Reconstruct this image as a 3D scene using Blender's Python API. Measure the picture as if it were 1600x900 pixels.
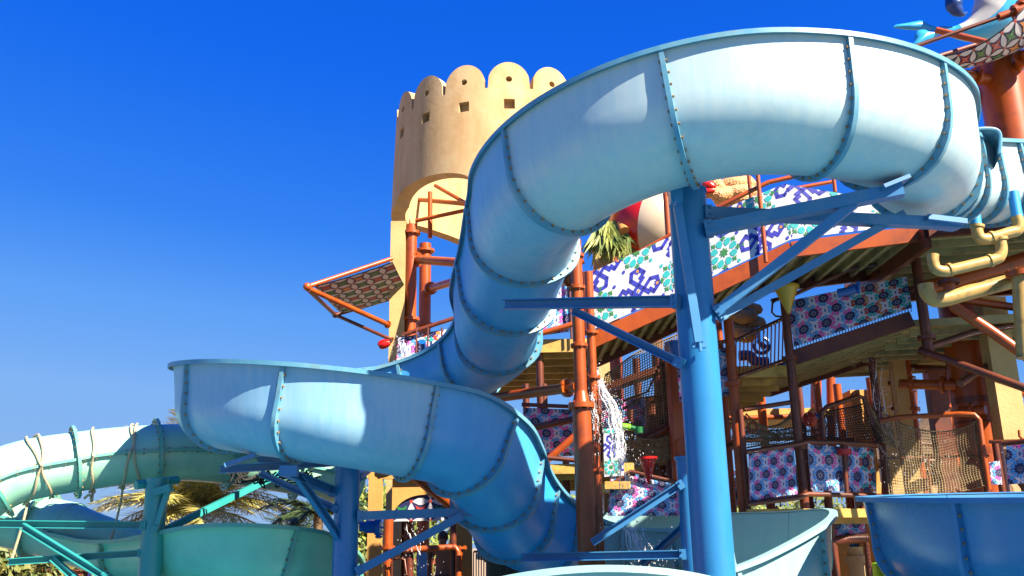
import bpy, bmesh, math, random
from mathutils import Vector as V, Matrix
random.seed(7)
R = math.radians
sc = bpy.context.scene
for o in list(bpy.data.objects): bpy.data.objects.remove(o)
COL = sc.collection

# ---------------------------------------------------------------- camera, sky, sun, exposure
F = 1450.0; PITCH = R(15.6); ROLL = R(1.06); CAMZ = 1.7
FW = V((0, math.cos(PITCH), math.sin(PITCH))); U0 = V((0, -math.sin(PITCH), math.cos(PITCH))); X0 = V((1, 0, 0))
RT = math.cos(ROLL)*X0 - math.sin(ROLL)*U0; UP = math.cos(ROLL)*U0 + math.sin(ROLL)*X0
cam = bpy.data.cameras.new('camera'); camo = bpy.data.objects.new('camera', cam); COL.objects.link(camo)
m = Matrix.Identity(4)
for i in range(3):
    m[i][0] = RT[i]; m[i][1] = UP[i]; m[i][2] = -FW[i]
m[0][3], m[1][3], m[2][3] = 0, 0, CAMZ
camo.matrix_world = m
cam.sensor_width = 36; cam.lens = 36*F/1600; cam.clip_end = 3000
sc.camera = camo
sc.render.resolution_x = 1024; sc.render.resolution_y = 576

SUN_AZ = R(50); SUN_EL = R(40)          # azimuth to the right of straight behind the camera
SD = V((math.sin(SUN_AZ)*math.cos(SUN_EL), -math.cos(SUN_AZ)*math.cos(SUN_EL), math.sin(SUN_EL)))
w = bpy.data.worlds.new('World'); sc.world = w; w.use_nodes = True
nt = w.node_tree; bg = nt.nodes['Background']
sky = nt.nodes.new('ShaderNodeTexSky'); sky.sky_type = 'NISHITA'; sky.sun_disc = False
sky.sun_elevation = SUN_EL; sky.sun_rotation = math.atan2(SD.x, SD.y)
sky.air_density = 1.0; sky.dust_density = 0.0; sky.ozone_density = 6.0
# the photograph's sky is a deep polarised blue: grade the Nishita sky by its own brightness
sp = nt.nodes.new('ShaderNodeSeparateColor'); dv = nt.nodes.new('ShaderNodeMath'); dv.operation = 'DIVIDE'; dv.inputs[1].default_value = 9.0
rp = nt.nodes.new('ShaderNodeValToRGB')
stops = [(.065, (.004, .11, .76)), (.09, (.008, .145, .85)), (.14, (.04, .24, .91)), (.19, (.115, .36, .93)), (.29, (.22, .46, .91)), (.43, (.25, .47, .86)), (.73, (.32, .52, .84))]
el = rp.color_ramp.elements; el[0].position = stops[0][0]; el[0].color = (*stops[0][1], 1); el[1].position = stops[-1][0]; el[1].color = (*stops[-1][1], 1)
for p_, c_ in stops[1:-1]:
    e_ = el.new(p_); e_.color = (*c_, 1)
ml = nt.nodes.new('ShaderNodeMix'); ml.data_type = 'RGBA'; ml.blend_type = 'MULTIPLY'; ml.inputs['Factor'].default_value = 1; ml.inputs['B'].default_value = (3.33, 3.33, 3.33, 1)
nt.links.new(sky.outputs[0], sp.inputs[0]); nt.links.new(sp.outputs[0], dv.inputs[0]); nt.links.new(dv.outputs[0], rp.inputs[0]); nt.links.new(rp.outputs[0], ml.inputs['A']); nt.links.new(ml.outputs['Result'], bg.inputs[0])
bg.inputs[1].default_value = 0.075
sl = bpy.data.lights.new('sun', 'SUN'); sl.energy = 5.0; sl.angle = R(0.5); sl.color = (1.0, 0.86, 0.66)
so = bpy.data.objects.new('sun', sl); COL.objects.link(so)
so.rotation_euler = SD.to_track_quat('Z', 'Y').to_euler(); so.location = (20, -20, 30)
vs = sc.view_settings
vs.view_transform = 'Standard'; vs.look = 'None'; vs.exposure = 2.0; vs.gamma = 1; vs.use_curve_mapping = False
sc.render.engine = 'CYCLES'

# ---------------------------------------------------------------- helpers
def at(px, py, Y):
    r = FW + (px-800)/F*RT + (450-py)/F*UP
    return V((0, 0, CAMZ)) + r*(Y/r.y)
def zat(px, py, Y): return at(px, py, Y).z

MATS = {}; KALB = .62       # every base colour below is scaled to this exposure
def paint(name, col, rough=0.4, col2=None, nscale=3.0, stretch=(1, 1, 1), amount=0.35, bump=0.0, bscale=40, dirt=None, dirt_amt=0.5, metal=0.0, spec=0.5, dscale=1.3, trans=0.0):
    if name in MATS: return MATS[name]
    k_ = KALB
    col = tuple(c*k_ for c in col); col2 = tuple(c*k_ for c in col2) if col2 else None; dirt = tuple(c*k_ for c in dirt) if dirt else None
    m = bpy.data.materials.new(name); m.use_nodes = True; n = m.node_tree; b = n.nodes['Principled BSDF']
    L = n.links.new
    tc = n.nodes.new('ShaderNodeTexCoord'); mp = n.nodes.new('ShaderNodeMapping'); mp.inputs['Scale'].default_value = stretch
    L(tc.outputs['Object'], mp.inputs[0])
    nz = n.nodes.new('ShaderNodeTexNoise'); nz.inputs['Scale'].default_value = nscale; nz.inputs['Detail'].default_value = 6; nz.inputs['Roughness'].default_value = 0.65
    L(mp.outputs[0], nz.inputs['Vector'])
    c2 = col2 or tuple(max(0, c*0.72) for c in col)
    mx = n.nodes.new('ShaderNodeMix'); mx.data_type = 'RGBA'
    mx.inputs['A'].default_value = (*col, 1); mx.inputs['B'].default_value = (*c2, 1)
    mr = n.nodes.new('ShaderNodeMapRange'); mr.inputs['From Min'].default_value = 0.4; mr.inputs['From Max'].default_value = 0.7; mr.inputs['To Max'].default_value = amount*2
    L(nz.outputs[0], mr.inputs[0]); L(mr.outputs[0], mx.inputs['Factor'])
    out = mx.outputs['Result']
    if dirt:
        n2 = n.nodes.new('ShaderNodeTexNoise'); n2.inputs['Scale'].default_value = dscale; n2.inputs['Detail'].default_value = 9; n2.inputs['Roughness'].default_value = 0.75
        m2 = n.nodes.new('ShaderNodeMapping'); m2.inputs['Location'].default_value = (5, 3, 1)
        L(tc.outputs['Object'], m2.inputs[0]); L(m2.outputs[0], n2.inputs['Vector'])
        r2 = n.nodes.new('ShaderNodeMapRange'); r2.inputs['From Min'].default_value = 0.52; r2.inputs['From Max'].default_value = 0.68; r2.inputs['To Max'].default_value = dirt_amt
        L(n2.outputs[0], r2.inputs[0])
        mx2 = n.nodes.new('ShaderNodeMix'); mx2.data_type = 'RGBA'; mx2.inputs['B'].default_value = (*dirt, 1)
        L(out, mx2.inputs['A']); L(r2.outputs[0], mx2.inputs['Factor']); out = mx2.outputs['Result']
    L(out, b.inputs['Base Color'])
    b.inputs['Roughness'].default_value = rough; b.inputs['Metallic'].default_value = metal
    b.inputs['Specular IOR Level'].default_value = spec
    rr = n.nodes.new('ShaderNodeMapRange'); rr.inputs['To Min'].default_value = max(0.02, rough-0.1); rr.inputs['To Max'].default_value = min(1, rough+0.15)
    L(nz.outputs[0], rr.inputs[0]); L(rr.outputs[0], b.inputs['Roughness'])
    if trans:
        b.inputs['Transmission Weight'].default_value = trans; b.inputs['IOR'].default_value = 1.33
    if bump:
        n3 = n.nodes.new('ShaderNodeTexNoise'); n3.inputs['Scale'].default_value = bscale; n3.inputs['Detail'].default_value = 5
        L(tc.outputs['Object'], n3.inputs['Vector'])
        bp = n.nodes.new('ShaderNodeBump'); bp.inputs['Strength'].default_value = bump; bp.inputs['Distance'].default_value = 0.02
        L(n3.outputs[0], bp.inputs['Height']); L(bp.outputs[0], b.inputs['Normal'])
    MATS[name] = m; return m

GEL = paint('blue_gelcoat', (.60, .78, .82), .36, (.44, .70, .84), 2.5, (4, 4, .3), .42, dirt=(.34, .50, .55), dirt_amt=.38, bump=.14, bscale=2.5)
GELN = paint('blue_gelcoat_shade', (.08, .48, .95), .42, (.06, .42, .90), 2.5, (3, 3, .35), .35, dirt=(.06, .30, .62), dirt_amt=.25, bump=.05, bscale=6)  # bluer, darker gelcoat copy: shade on the flume put into the base colour
GELR = paint('blue_gelcoat_ring', (.36, .64, .86), .38, (.22, .55, .86), 2.5, (4, 4, .3), .4, dirt=(.16, .42, .62), dirt_amt=.3, bump=.1, bscale=2.5)  # paler gelcoat copy, sunlight on the ring worked into the colour
GELM = paint('blue_gelcoat_mid', (.34, .62, .86), .40, (.20, .52, .84), 2.5, (3, 3, .35), .35, dirt=(.08, .32, .52), dirt_amt=.25, bump=.05, bscale=6)  # gelcoat copy tinted bluer for the shaded drop
GELD = paint('blue_gelcoat_deep_shade', (.04, .46, 1.05), .42, (.03, .38, .95), 2.5, (3, 3, .35), .35, dirt=(.02, .20, .42), dirt_amt=.3, bump=.05, bscale=6)  # deepest copy, shade of the exit chute in its colour; also colours pipe tops
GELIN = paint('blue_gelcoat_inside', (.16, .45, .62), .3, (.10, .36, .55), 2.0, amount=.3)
BLRIM = paint('blue_rim_paint', (.10, .36, .56), .38, (.22, .46, .58), 3, amount=.4, dirt=(.20, .24, .20), dirt_amt=.5, dscale=3)
BLST = paint('blue_steel_paint', (.03, .24, .58), .28, (.04, .29, .60), 2, (1, 1, .2), .4, dirt=(.02, .13, .30), dirt_amt=.25)
BLST2 = paint('blue_channel_paint', (.05, .26, .56), .4, (.03, .2, .5), 2, amount=.4, dirt=(.25, .40, .50), dirt_amt=.35)
PALE = paint('pale_blue_gelcoat', (.38, .66, .68), .35, (.30, .58, .64), 2.5, (3, 3, .4), .3, dirt=(.5, .58, .45), dirt_amt=.4)
DEEP = paint('deep_blue_gelcoat', (.05, .26, .56), .25, (.04, .2, .5), 1.5, amount=.4)
TEAL = paint('teal_gelcoat', (.44, .80, .62), .32, (.30, .70, .54), 2.5, (2, 2, .6), .35, dirt=(.10, .40, .33), dirt_amt=.3)
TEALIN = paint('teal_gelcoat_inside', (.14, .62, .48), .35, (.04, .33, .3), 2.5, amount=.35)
TEALR = paint('teal_rim_paint', (.12, .50, .42), .4, (.28, .55, .4), 3, amount=.4, dirt=(.3, .3, .2), dirt_amt=.4, dscale=4)
TEALST = paint('teal_steel_paint', (.03, .36, .36), .35, (.05, .44, .42), 2, (1, 1, .3), .4)
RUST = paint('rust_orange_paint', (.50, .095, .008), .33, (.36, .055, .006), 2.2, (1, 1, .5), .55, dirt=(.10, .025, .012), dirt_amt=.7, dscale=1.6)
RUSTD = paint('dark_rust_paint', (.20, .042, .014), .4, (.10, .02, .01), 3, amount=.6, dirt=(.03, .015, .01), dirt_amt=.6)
BOLT = paint('rusty_bolt', (.45, .30, .14), .5, (.25, .10, .04), 30, amount=.5)
BOLTD = paint('dull_bolt', (.22, .28, .28), .45, (.12, .12, .10), 30, amount=.5)
CREAM = paint('cream_render', (.72, .49, .24), .85, (.56, .35, .15), 2.2, (1, 1, .28), amount=.5, bump=.16, bscale=9, dirt=(.76, .60, .36), dirt_amt=.6, dscale=.9)
CREAMP = paint('cream_pillar_render', (.64, .45, .19), .8, (.54, .34, .12), 2, amount=.4, bump=.3, bscale=20)
OCHRE = paint('ochre_render', (.66, .36, .09), .85, (.56, .29, .07), 1.6, amount=.4, bump=.3, bscale=16)
DECK = paint('yellow_deck_sheet', (.74, .46, .09), .5, (.50, .31, .08), 1.6, (1, 4, 1), .6, dirt=(.08, .05, .02), dirt_amt=.8, dscale=1.8)
OLIVE = paint('olive_deck_sheet', (.46, .38, .16), .55, (.32, .26, .11), 1.8, (1, 3, 1), .6, dirt=(.05, .04, .03), dirt_amt=.8, dscale=1.8)
PIPEY = paint('yellow_plastic_pipe', (.62, .42, .13), .35, (.50, .30, .08), 5, amount=.4, dirt=(.12, .08, .04), dirt_amt=.8, dscale=4)
ROPE = paint('tan_rope', (.85, .68, .44), .9, (.6, .46, .28), 40, amount=.5, bump=.8, bscale=120)
ROPED = paint('weathered_net_rope', (.34, .26, .14), .9, (.17, .13, .07), 8, amount=.6)
ROPEB = paint('black_net_rope', (.03, .03, .03), .9)
WHITE = paint('white_print', (.72, .72, .78), .5, (.62, .64, .72), 3, amount=.3)
LILAC = paint('lilac_print', (.92, .80, 1.0), .5, (.80, .70, .92), 3, amount=.3)
NAVY = paint('navy_print', (.012, .018, .12), .5)
PINK = paint('pink_print', (1.1, .12, .58), .5); ROYAL = paint('royal_print', (.03, .04, .50), .5)
SKYB = paint('sky_blue_print', (.10, .42, 1.0), .5); TURQ = paint('turquoise_print', (.02, .50, .52), .5)
GREEN = paint('green_print', (.02, .24, .06), .5); REDP = paint('red_print', (.62, .05, .03), .5); ORNG = paint('orange_print', (.75, .30, .08), .5)
RED = paint('red_plastic', (.70, .012, .006), .25, (.6, .01, .008), 2); YEL = paint('yellow_plastic', (.62, .40, .02), .35, (.5, .3, .02), 3)
IVORY = paint('ivory_plastic', (.72, .60, .46), .3, (.62, .5, .36), 2)
LIME = paint('lime_plastic', (.22, .65, .02), .3); DGREEN = paint('dark_green_plastic', (.01, .16, .04), .3); BLUEP = paint('blue_plastic', (.01, .13, .55), .2)
WHITEP = paint('white_plastic', (.75, .75, .72), .3)
WHALEB = paint('blue_statue_paint', (.04, .42, .86), .25, (.06, .52, .90), 1.5, amount=.5); WHALEW = paint('white_statue_paint', (.72, .72, .70), .3, (.55, .58, .6), 2, amount=.5)
WHALED = paint('dark_blue_statue_paint', (.01, .06, .28), .3)
ROCK = paint('brown_rock', (.36, .24, .12), .9, (.20, .12, .06), 3, amount=.6, bump=1, bscale=8)
WOOD = paint('dark_wood', (.10, .065, .04), .85, (.04, .025, .018), 3, (4, 4, .4), .6, bump=.8, bscale=15)
SKIN = paint('tanned_skin', (.30, .14, .075), .5, (.24, .11, .06), 6); HAIR = paint('black_hair', (.012, .01, .009), .5); SHORT = paint('dark_swim_shorts', (.012, .016, .04), .7)
LEAFG = paint('golden_palm_leaf', (.70, .58, .17), .6, (.42, .44, .11), 2, amount=.8); LEAFD = paint('dark_palm_leaf', (.05, .11, .04), .5, (.09, .13, .05), 2, amount=.7)
LEAFY = paint('yellow_green_leaf', (.28, .32, .05), .6, (.12, .2, .03), 3, amount=.8); BARK = paint('palm_bark', (.20, .13, .07), .95, (.1, .06, .035), 8, amount=.6, bump=1, bscale=12)
SHRUB = paint('shrub_leaf', (.09, .16, .03), .6, (.20, .20, .04), 1.5, amount=.8); TERRA = paint('terracotta_render', (.42, .13, .06), .85, (.34, .10, .05), 1.5, amount=.5)
THATCH = paint('straw_thatch', (.30, .19, .09), .95, (.16, .10, .05), 12, (1, 1, .2), .6, bump=1, bscale=40)
GROUND = paint('sandy_paving', (.48, .35, .22), .9, (.38, .27, .17), .8, amount=.5, bump=.3, bscale=6)
SNAKE = None
def snake_mat():
    m = bpy.data.materials.new('snake_scale_paint'); m.use_nodes = True; n = m.node_tree; b = n.nodes['Principled BSDF']; L = n.links.new
    tc = n.nodes.new('ShaderNodeTexCoord'); vo = n.nodes.new('ShaderNodeTexVoronoi'); vo.inputs['Scale'].default_value = 22; vo.feature = 'DISTANCE_TO_EDGE'
    L(tc.outputs['Object'], vo.inputs['Vector'])
    cr = n.nodes.new('ShaderNodeValToRGB'); cr.color_ramp.elements[0].color = (.26, .07, .02, 1); cr.color_ramp.elements[1].color = (.70, .38, .16, 1); cr.color_ramp.elements[1].position = .16
    L(vo.outputs['Distance'], cr.inputs[0]); L(cr.outputs[0], b.inputs['Base Color']); b.inputs['Roughness'].default_value = .55
    bp = n.nodes.new('ShaderNodeBump'); bp.inputs['Strength'].default_value = .8; bp.inputs['Distance'].default_value = .03
    L(vo.outputs['Distance'], bp.inputs['Height']); L(bp.outputs[0], b.inputs['Normal']); return m
SNAKE = snake_mat()
def water_mat():
    m = bpy.data.materials.new('white_water'); m.use_nodes = True; n = m.node_tree; b = n.nodes['Principled BSDF']
    b.inputs['Base Color'].default_value = (.85, .87, .9, 1); b.inputs['Roughness'].default_value = .15; b.inputs['Transmission Weight'].default_value = .6; b.inputs['IOR'].default_value = 1.2
    nz = n.nodes.new('ShaderNodeTexNoise'); nz.inputs['Scale'].default_value = 25; tc = n.nodes.new('ShaderNodeTexCoord'); n.links.new(tc.outputs['Object'], nz.inputs['Vector'])
    bp = n.nodes.new('ShaderNodeBump'); bp.inputs['Strength'].default_value = .6; n.links.new(nz.outputs[0], bp.inputs['Height']); n.links.new(bp.outputs[0], b.inputs['Normal'])
    return m
WATER = water_mat()

def empty(name, loc, label, cat, group=None):
    o = bpy.data.objects.new(name, None); COL.objects.link(o); o.location = loc; o.empty_display_size = .2
    o['label'] = label; o['category'] = cat
    if group: o['group'] = group
    return o
def rootloc(o):
    l = V((0, 0, 0))
    while o: l += o.location; o = o.parent
    return l

class MB:
    def __init__(s): s.v = []; s.f = []; s.m = []
    def add(s, vs, fs, mi=0):
        b = len(s.v); s.v += [tuple(p) for p in vs]; s.f += [tuple(b+i for i in f) for f in fs]; s.m += [mi]*len(fs)
    def tube(s, p0, p1, r, n=10, mi=0, r1=None, caps=True):
        return s.poly([V(p0), V(p1)], [r, r if r1 is None else r1], n, mi, caps)
    def poly(s, pts, r, n=8, mi=0, caps=True):
        pts = [V(p) for p in pts]; k = len(pts)
        if not hasattr(r, '__len__'): r = [r]*k
        ref = None; vs = []
        for i in range(k):
            t = (pts[min(k-1, i+1)]-pts[max(0, i-1)]).normalized()
            if ref is None:
                a = V((0, 0, 1)) if abs(t.z) < .9 else V((1, 0, 0)); ref = t.cross(a).normalized()
            ref = (ref - t*ref.dot(t)).normalized(); b = t.cross(ref)
            for j in range(n):
                an = 2*math.pi*j/n; vs.append(pts[i] + (ref*math.cos(an) + b*math.sin(an))*r[i])
        fs = [(i*n+j, i*n+(j+1) % n, (i+1)*n+(j+1) % n, (i+1)*n+j) for i in range(k-1) for j in range(n)]
        if caps: fs += [tuple(range(n-1, -1, -1)), tuple((k-1)*n+j for j in range(n))]
        s.add(vs, fs, mi); return s
    def bar(s, p0, p1, wd, ht, up=(0, 0, 1), mi=0):
        p0, p1 = V(p0), V(p1); t = (p1-p0).normalized(); up = V(up)
        if abs(t.dot(up)) > .95: up = V((0, 1, 0))
        a = t.cross(up).normalized(); b = a.cross(t)
        vs = [p + a*sx*wd/2 + b*sy*ht/2 for p in (p0, p1) for sx, sy in ((-1, -1), (1, -1), (1, 1), (-1, 1))]
        s.add(vs, [(3, 2, 1, 0), (4, 5, 6, 7), (0, 1, 5, 4), (1, 2, 6, 5), (2, 3, 7, 6), (3, 0, 4, 7)], mi); return s
    def chan(s, p0, p1, wd, ht, th=.012, up=(0, 0, 1), mi=0):
        # U channel open towards -side
        p0, p1 = V(p0), V(p1); t = (p1-p0).normalized(); up = V(up)
        a = t.cross(up).normalized(); b = a.cross(t)
        s.bar(p0+a*(wd/2-th/2), p1+a*(wd/2-th/2), th, ht, b, mi)
        for q in (-1, 1): s.bar(p0+b*q*(ht/2-th/2)-a*th/2, p1+b*q*(ht/2-th/2)-a*th/2, wd-th, th, b, mi)
        return s
    def quadslab(s, A, B, C_, D, th, mi=0):
        A, B, C_, D = map(V, (A, B, C_, D)); n = (B-A).cross(D-A).normalized()*th
        s.add([A, B, C_, D, A-n, B-n, C_-n, D-n], [(0, 1, 2, 3), (7, 6, 5, 4), (0, 4, 5, 1), (1, 5, 6, 2), (2, 6, 7, 3), (3, 7, 4, 0)], mi); return s
    def sphere(s, c, r, nu=16, nv=10, mi=0, sc_=(1, 1, 1)):
        c = V(c); vs = []; fs = []
        for i in range(nv+1):
            th = math.pi*i/nv
            for j in range(nu):
                ph = 2*math.pi*j/nu
                vs.append(c+V((r*sc_[0]*math.sin(th)*math.cos(ph), r*sc_[1]*math.sin(th)*math.sin(ph), r*sc_[2]*math.cos(th))))
        for i in range(nv):
            for j in range(nu): fs.append((i*nu+j, (i+1)*nu+j, (i+1)*nu+(j+1) % nu, i*nu+(j+1) % nu))
        s.add(vs, fs, mi); return s
    def lathe(s, c, prof, n=24, mi=0, axis=(0, 0, 1)):
        c = V(c); ax = V(axis).normalized(); a = ax.orthogonal().normalized(); b = ax.cross(a); vs = []
        for r, z in prof:
            for j in range(n):
                an = 2*math.pi*j/n; vs.append(c+ax*z+(a*math.cos(an)+b*math.sin(an))*r)
        fs = [(i*n+j, i*n+(j+1) % n, (i+1)*n+(j+1) % n, (i+1)*n+j) for i in range(len(prof)-1) for j in range(n)]
        s.add(vs, fs, mi); return s
    def flange(s, c, axis, r, th=.03, mi=0, n=16, bolts=8):
        ax = V(axis).normalized(); c = V(c)
        s.tube(c-ax*th, c+ax*th, r, n, mi)
        a = ax.orthogonal().normalized(); b = ax.cross(a)
        for i in range(bolts):
            an = 2*math.pi*i/bolts; p = c+(a*math.cos(an)+b*math.sin(an))*r*.85
            s.tube(p-ax*(th+.02), p+ax*(th+.02), r*.08, 6, mi)
        return s
    def build(s, name, mats, parent=None, smooth=40, label=None, cat=None, group=None, kind=None):
        if not isinstance(mats, (list, tuple)): mats = [mats]
        me = bpy.data.meshes.new(name)
        if parent is not None: off = rootloc(parent)
        else:
            xs = [p[0] for p in s.v]; ys = [p[1] for p in s.v]; off = V(((min(xs)+max(xs))/2, (min(ys)+max(ys))/2, min(p[2] for p in s.v)))
        me.from_pydata([(p[0]-off.x, p[1]-off.y, p[2]-off.z) for p in s.v], [], s.f)
        for mm in mats: me.materials.append(mm)
        me.polygons.foreach_set('material_index', s.m)
        me.update()
        if smooth: me.shade_smooth(); me.set_sharp_from_angle(angle=R(smooth))
        o = bpy.data.objects.new(name, me); COL.objects.link(o)
        if parent is not None: o.parent = parent
        else: o.location = off
        if label: o['label'] = label
        if cat: o['category'] = cat
        if group: o['group'] = group
        if kind: o['kind'] = kind
        return o

def crom(pts, n=14):
    pts = [V(p) for p in pts]; P = [pts[0]*2-pts[1]] + pts + [pts[-1]*2-pts[-2]]; out = []
    for i in range(1, len(P)-2):
        for k in range(n):
            t = k/n; a, b, c, d = P[i-1], P[i], P[i+1], P[i+2]
            out.append(.5*((2*b)+(c-a)*t+(2*a-5*b+4*c-d)*t*t+(3*b-a-3*c+d)*t**3))
    out.append(P[-2]); return out
def resample(pts, step):
    L = [0]
    for a, b in zip(pts, pts[1:]): L.append(L[-1]+(b-a).length)
    n = max(2, round(L[-1]/step)); out = []; j = 0
    for i in range(n+1):
        s = L[-1]*i/n
        while j < len(L)-2 and L[j+1] < s: j += 1
        t = (s-L[j])/max(1e-9, L[j+1]-L[j]); out.append(pts[j].lerp(pts[j+1], min(1, max(0, t))))
    return out

# ---------------------------------------------------------------- flumes
def flume(path, root, mats, r=.65, ho=.45, hi=.2, **kw):
    return flume_(path, root, mats, r, ho, hi, **kw)
def flume_(path, root, mats, r_=.65, ho=.45, hi=.2, side=1, seclen=1.4, rim_w=.085, bank=0.0, fl_w=.064, bolts=True, ribs=None, phase=0, bolt_mat=None, flare=.05):
    """open trough swept along a path; side=+1: outer (tall) wall to the right of travel"""
    gel, gin, rim, bm_ = mats
    pts = resample(path, .1); N = len(pts); per = max(1, round(seclen/.1))
    fr = []
    for i in range(N):
        t = (pts[min(N-1, i+1)]-pts[max(0, i-1)]).normalized()
        n = t.cross(V((0, 0, 1))).normalized()*side
        u = n.cross(t)*1.0
        if u.z < 0: u = -u
        bk = bank(i/(N-1)) if callable(bank) else bank
        n2 = n*math.cos(bk)+u*math.sin(bk); u2 = u*math.cos(bk)-n*math.sin(bk)
        fr.append((pts[i], t, n2, u2))
    def prof(f):
        r = r_(f) if callable(r_) else r_
        h_o = ho(f) if callable(ho) else ho; h_i = hi(f) if callable(hi) else hi
        P = [(-r-flare*.3, h_i, -1, 0), (-r-flare*.15, h_i*.5, -1, 0)]
        for k in range(19):
            a = math.pi+math.pi*k/18; P.append((r*math.cos(a), r*math.sin(a), math.cos(a), math.sin(a)))
        P += [(r+flare*.25, h_o*.33, 1, 0), (r+flare*.6, h_o*.66, 1, 0), (r+flare, h_o, 1, 0)]
        return P
    th = .02
    starts = list(range(0, N-1, per))
    if ribs: starts = [0]+ribs(fr)
    for s0, s1 in zip(starts, starts[1:]+[N-1]):
        a, b = s0, s1
        if b-a < 2: continue
        mb = MB(); vs = []; K = None
        idx = list(range(a, b+1))
        for i in idx:
            p, t, n, u = fr[i]; P = prof(i/(N-1)); K = len(P)
            sh = t*(.006 if i == a else (-.006 if i == b else 0))
            for (x, y, nx, ny) in P: vs.append(p+n*(x+nx*th/2)+u*(y+ny*th/2)+sh)
            for (x, y, nx, ny) in P: vs.append(p+n*(x-nx*th/2)+u*(y-ny*th/2)+sh)
        W = 2*K; fo = []; fi = []; fe = []
        for q in range(len(idx)-1):
            for k in range(K-1):
                fo.append((q*W+k, q*W+k+1, (q+1)*W+k+1, (q+1)*W+k)); fi.append((q*W+K+k, (q+1)*W+K+k, (q+1)*W+K+k+1, q*W+K+k+1))
            fe.append((q*W, (q+1)*W, (q+1)*W+K, q*W+K)); fe.append((q*W+K-1, q*W+2*K-1, (q+1)*W+2*K-1, (q+1)*W+K-1))
        q = len(idx)-1
        for k in range(K-1):
            fe.append((k, K+k, K+k+1, k+1)); fe.append((q*W+k, q*W+k+1, q*W+K+k+1, q*W+K+k))
        mb.v = [tuple(p) for p in vs]; mb.f = fo+fi+fe; mb.m = [0]*len(fo)+[1]*len(fi)+[0]*len(fe)
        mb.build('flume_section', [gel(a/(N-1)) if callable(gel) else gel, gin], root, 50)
        # rim lip along both walls of this section
        for sgn, kk in ((1, K-1), (-1, 0)):
            rb = MB(); vs = []
            for i in idx:
                p, t, n, u = fr[i]; x, y = prof(i/(N-1))[kk][:2]
                w_ = rim_w if sgn > 0 else rim_w*.8
                for dx, dy in ((-.014, .0), (-.014, .018), (w_, .018), (w_, -.035), (w_-.014, -.035), (w_-.014, .0)):
                    vs.append(p+n*(x+sgn*dx)+u*(y+dy+.012))
            m6 = 6; fs = [(q*m6+j, q*m6+(j+1) % m6, (q+1)*m6+(j+1) % m6, (q+1)*m6+j) for q in range(len(idx)-1) for j in range(m6)]
            fs += [tuple(range(m6)), tuple((len(idx)-1)*m6+j for j in range(m6))]
            rb.add(vs, fs); rb.build('rim', rim, root, 30)
    # joint flanges
    for s0 in starts[1:] + [N-1]:
        i = min(s0, N-1); p, t, n, u = fr[i]; P = prof(i/(N-1)); K = len(P)
        mb = MB(); vs = []
        for sh in (-.024, .024):
            for k, (x, y, nx, ny) in enumerate(P):
                wv = fl_w*(1+.55*math.exp(-((k-K*.72)/2.6)**2)+.55*math.exp(-((k-K*.28)/2.6)**2))
                if k == K-1 or k == 0: wv *= .9
                vs.append(p+n*(x+nx*.004)+u*(y+ny*.004-(.012 if k in (0, K-1) else 0))+t*sh)
                vs.append(p+n*(x+nx*wv)+u*(y+ny*wv-(.012 if k in (0, K-1) else 0))+t*sh)
        W = 2*K; fs = []
        for k in range(K-1):
            a0 = 2*k; fs += [(a0, a0+2, a0+3, a0+1), (W+a0, W+a0+1, W+a0+3, W+a0+2), (a0+1, a0+3, W+a0+3, W+a0+1), (a0, W+a0, W+a0+2, a0+2)]
        fs += [(0, 1, W+1, W), (W-2, 2*W-2, 2*W-1, W-1)]
        mb.add(vs, fs)
        if bolts:
            # bolts spaced along the flange
            acc = 0; last = None
            for k in range(K-1):
                x0, y0, nx0, ny0 = P[k]; x1, y1, nx1, ny1 = P[k+1]; seg = math.hypot(x1-x0, y1-y0); s_ = 0
                while acc+(seg-s_) >= .13:
                    s_ += .13-acc; acc = 0; f = s_/seg
                    x = x0+(x1-x0)*f; y = y0+(y1-y0)*f; nx = nx0+(nx1-nx0)*f; ny = ny0+(ny1-ny0)*f
                    c = p+n*(x+nx*fl_w*.55)+u*(y+ny*fl_w*.55)
                    mb.tube(c-t*.045, c+t*.045, .014, 6, 1)
                acc += seg-s_
        mb.build('joint_flange', [rim, bm_ or BOLT], root, 30)
    return fr

def circ(cx, cy, r, a0, a1, z0, z1, n=None):
    n = n or max(3, int(abs(a1-a0)/15)); return [V((cx+r*math.cos(R(a0+(a1-a0)*i/n)), cy+r*math.sin(R(a0+(a1-a0)*i/n)), z0+(z1-z0)*i/n)) for i in range(n+1)]

BL = (lambda f: GEL if f < .335 else (GELM if f < .41 else (GELN if f < .60 else (GELR if f < .815 else (GELN if f < .87 else GELD)))), GELIN, BLRIM, None)  # sections coloured by lighting along the path: paler in sun, bluer in shade
# main blue flume
c1 = circ(2.6, 11.1, 2.43, -10, -180, 5.95, 5.5, 12)
for i, p in enumerate(c1): p.z = 5.96 if i < 7 else 5.96-((i-6)/6)**1.3*.48
main_path = [V((9.4, 13.6, 6.9)), V((8.2, 13.0, 6.7)), V((7.1, 12.4, 6.5)), V((6.1, 11.8, 6.3)), V((5.35, 11.1, 6.15)), V((4.95, 10.4, 6.05))] + c1[2:]
main_path += [V((.0, 12.0, 5.15)), V((-.22, 12.9, 4.82))]
main_path += circ(-2.15, 13.2, 1.97, 12, 312, 4.70, 3.01, 20)
main_path += [V((-.50, 12.15, 2.78)), V((-.32, 12.7, 2.52)), V((-.15, 13.4, 2.18)), V((.2, 14.3, 1.86)), V((.7, 15.2, 1.62)), V((1.2, 15.8, 1.5))]
def prj(p):
    d = V(p)-V((0, 0, CAMZ)); z = d.dot(FW); return 800+F*d.dot(RT)/z, 450-F*d.dot(UP)/z
def sm(f): q = min(1, max(0, (f-.44)/.12)); return q*q*(3-2*q)
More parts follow.
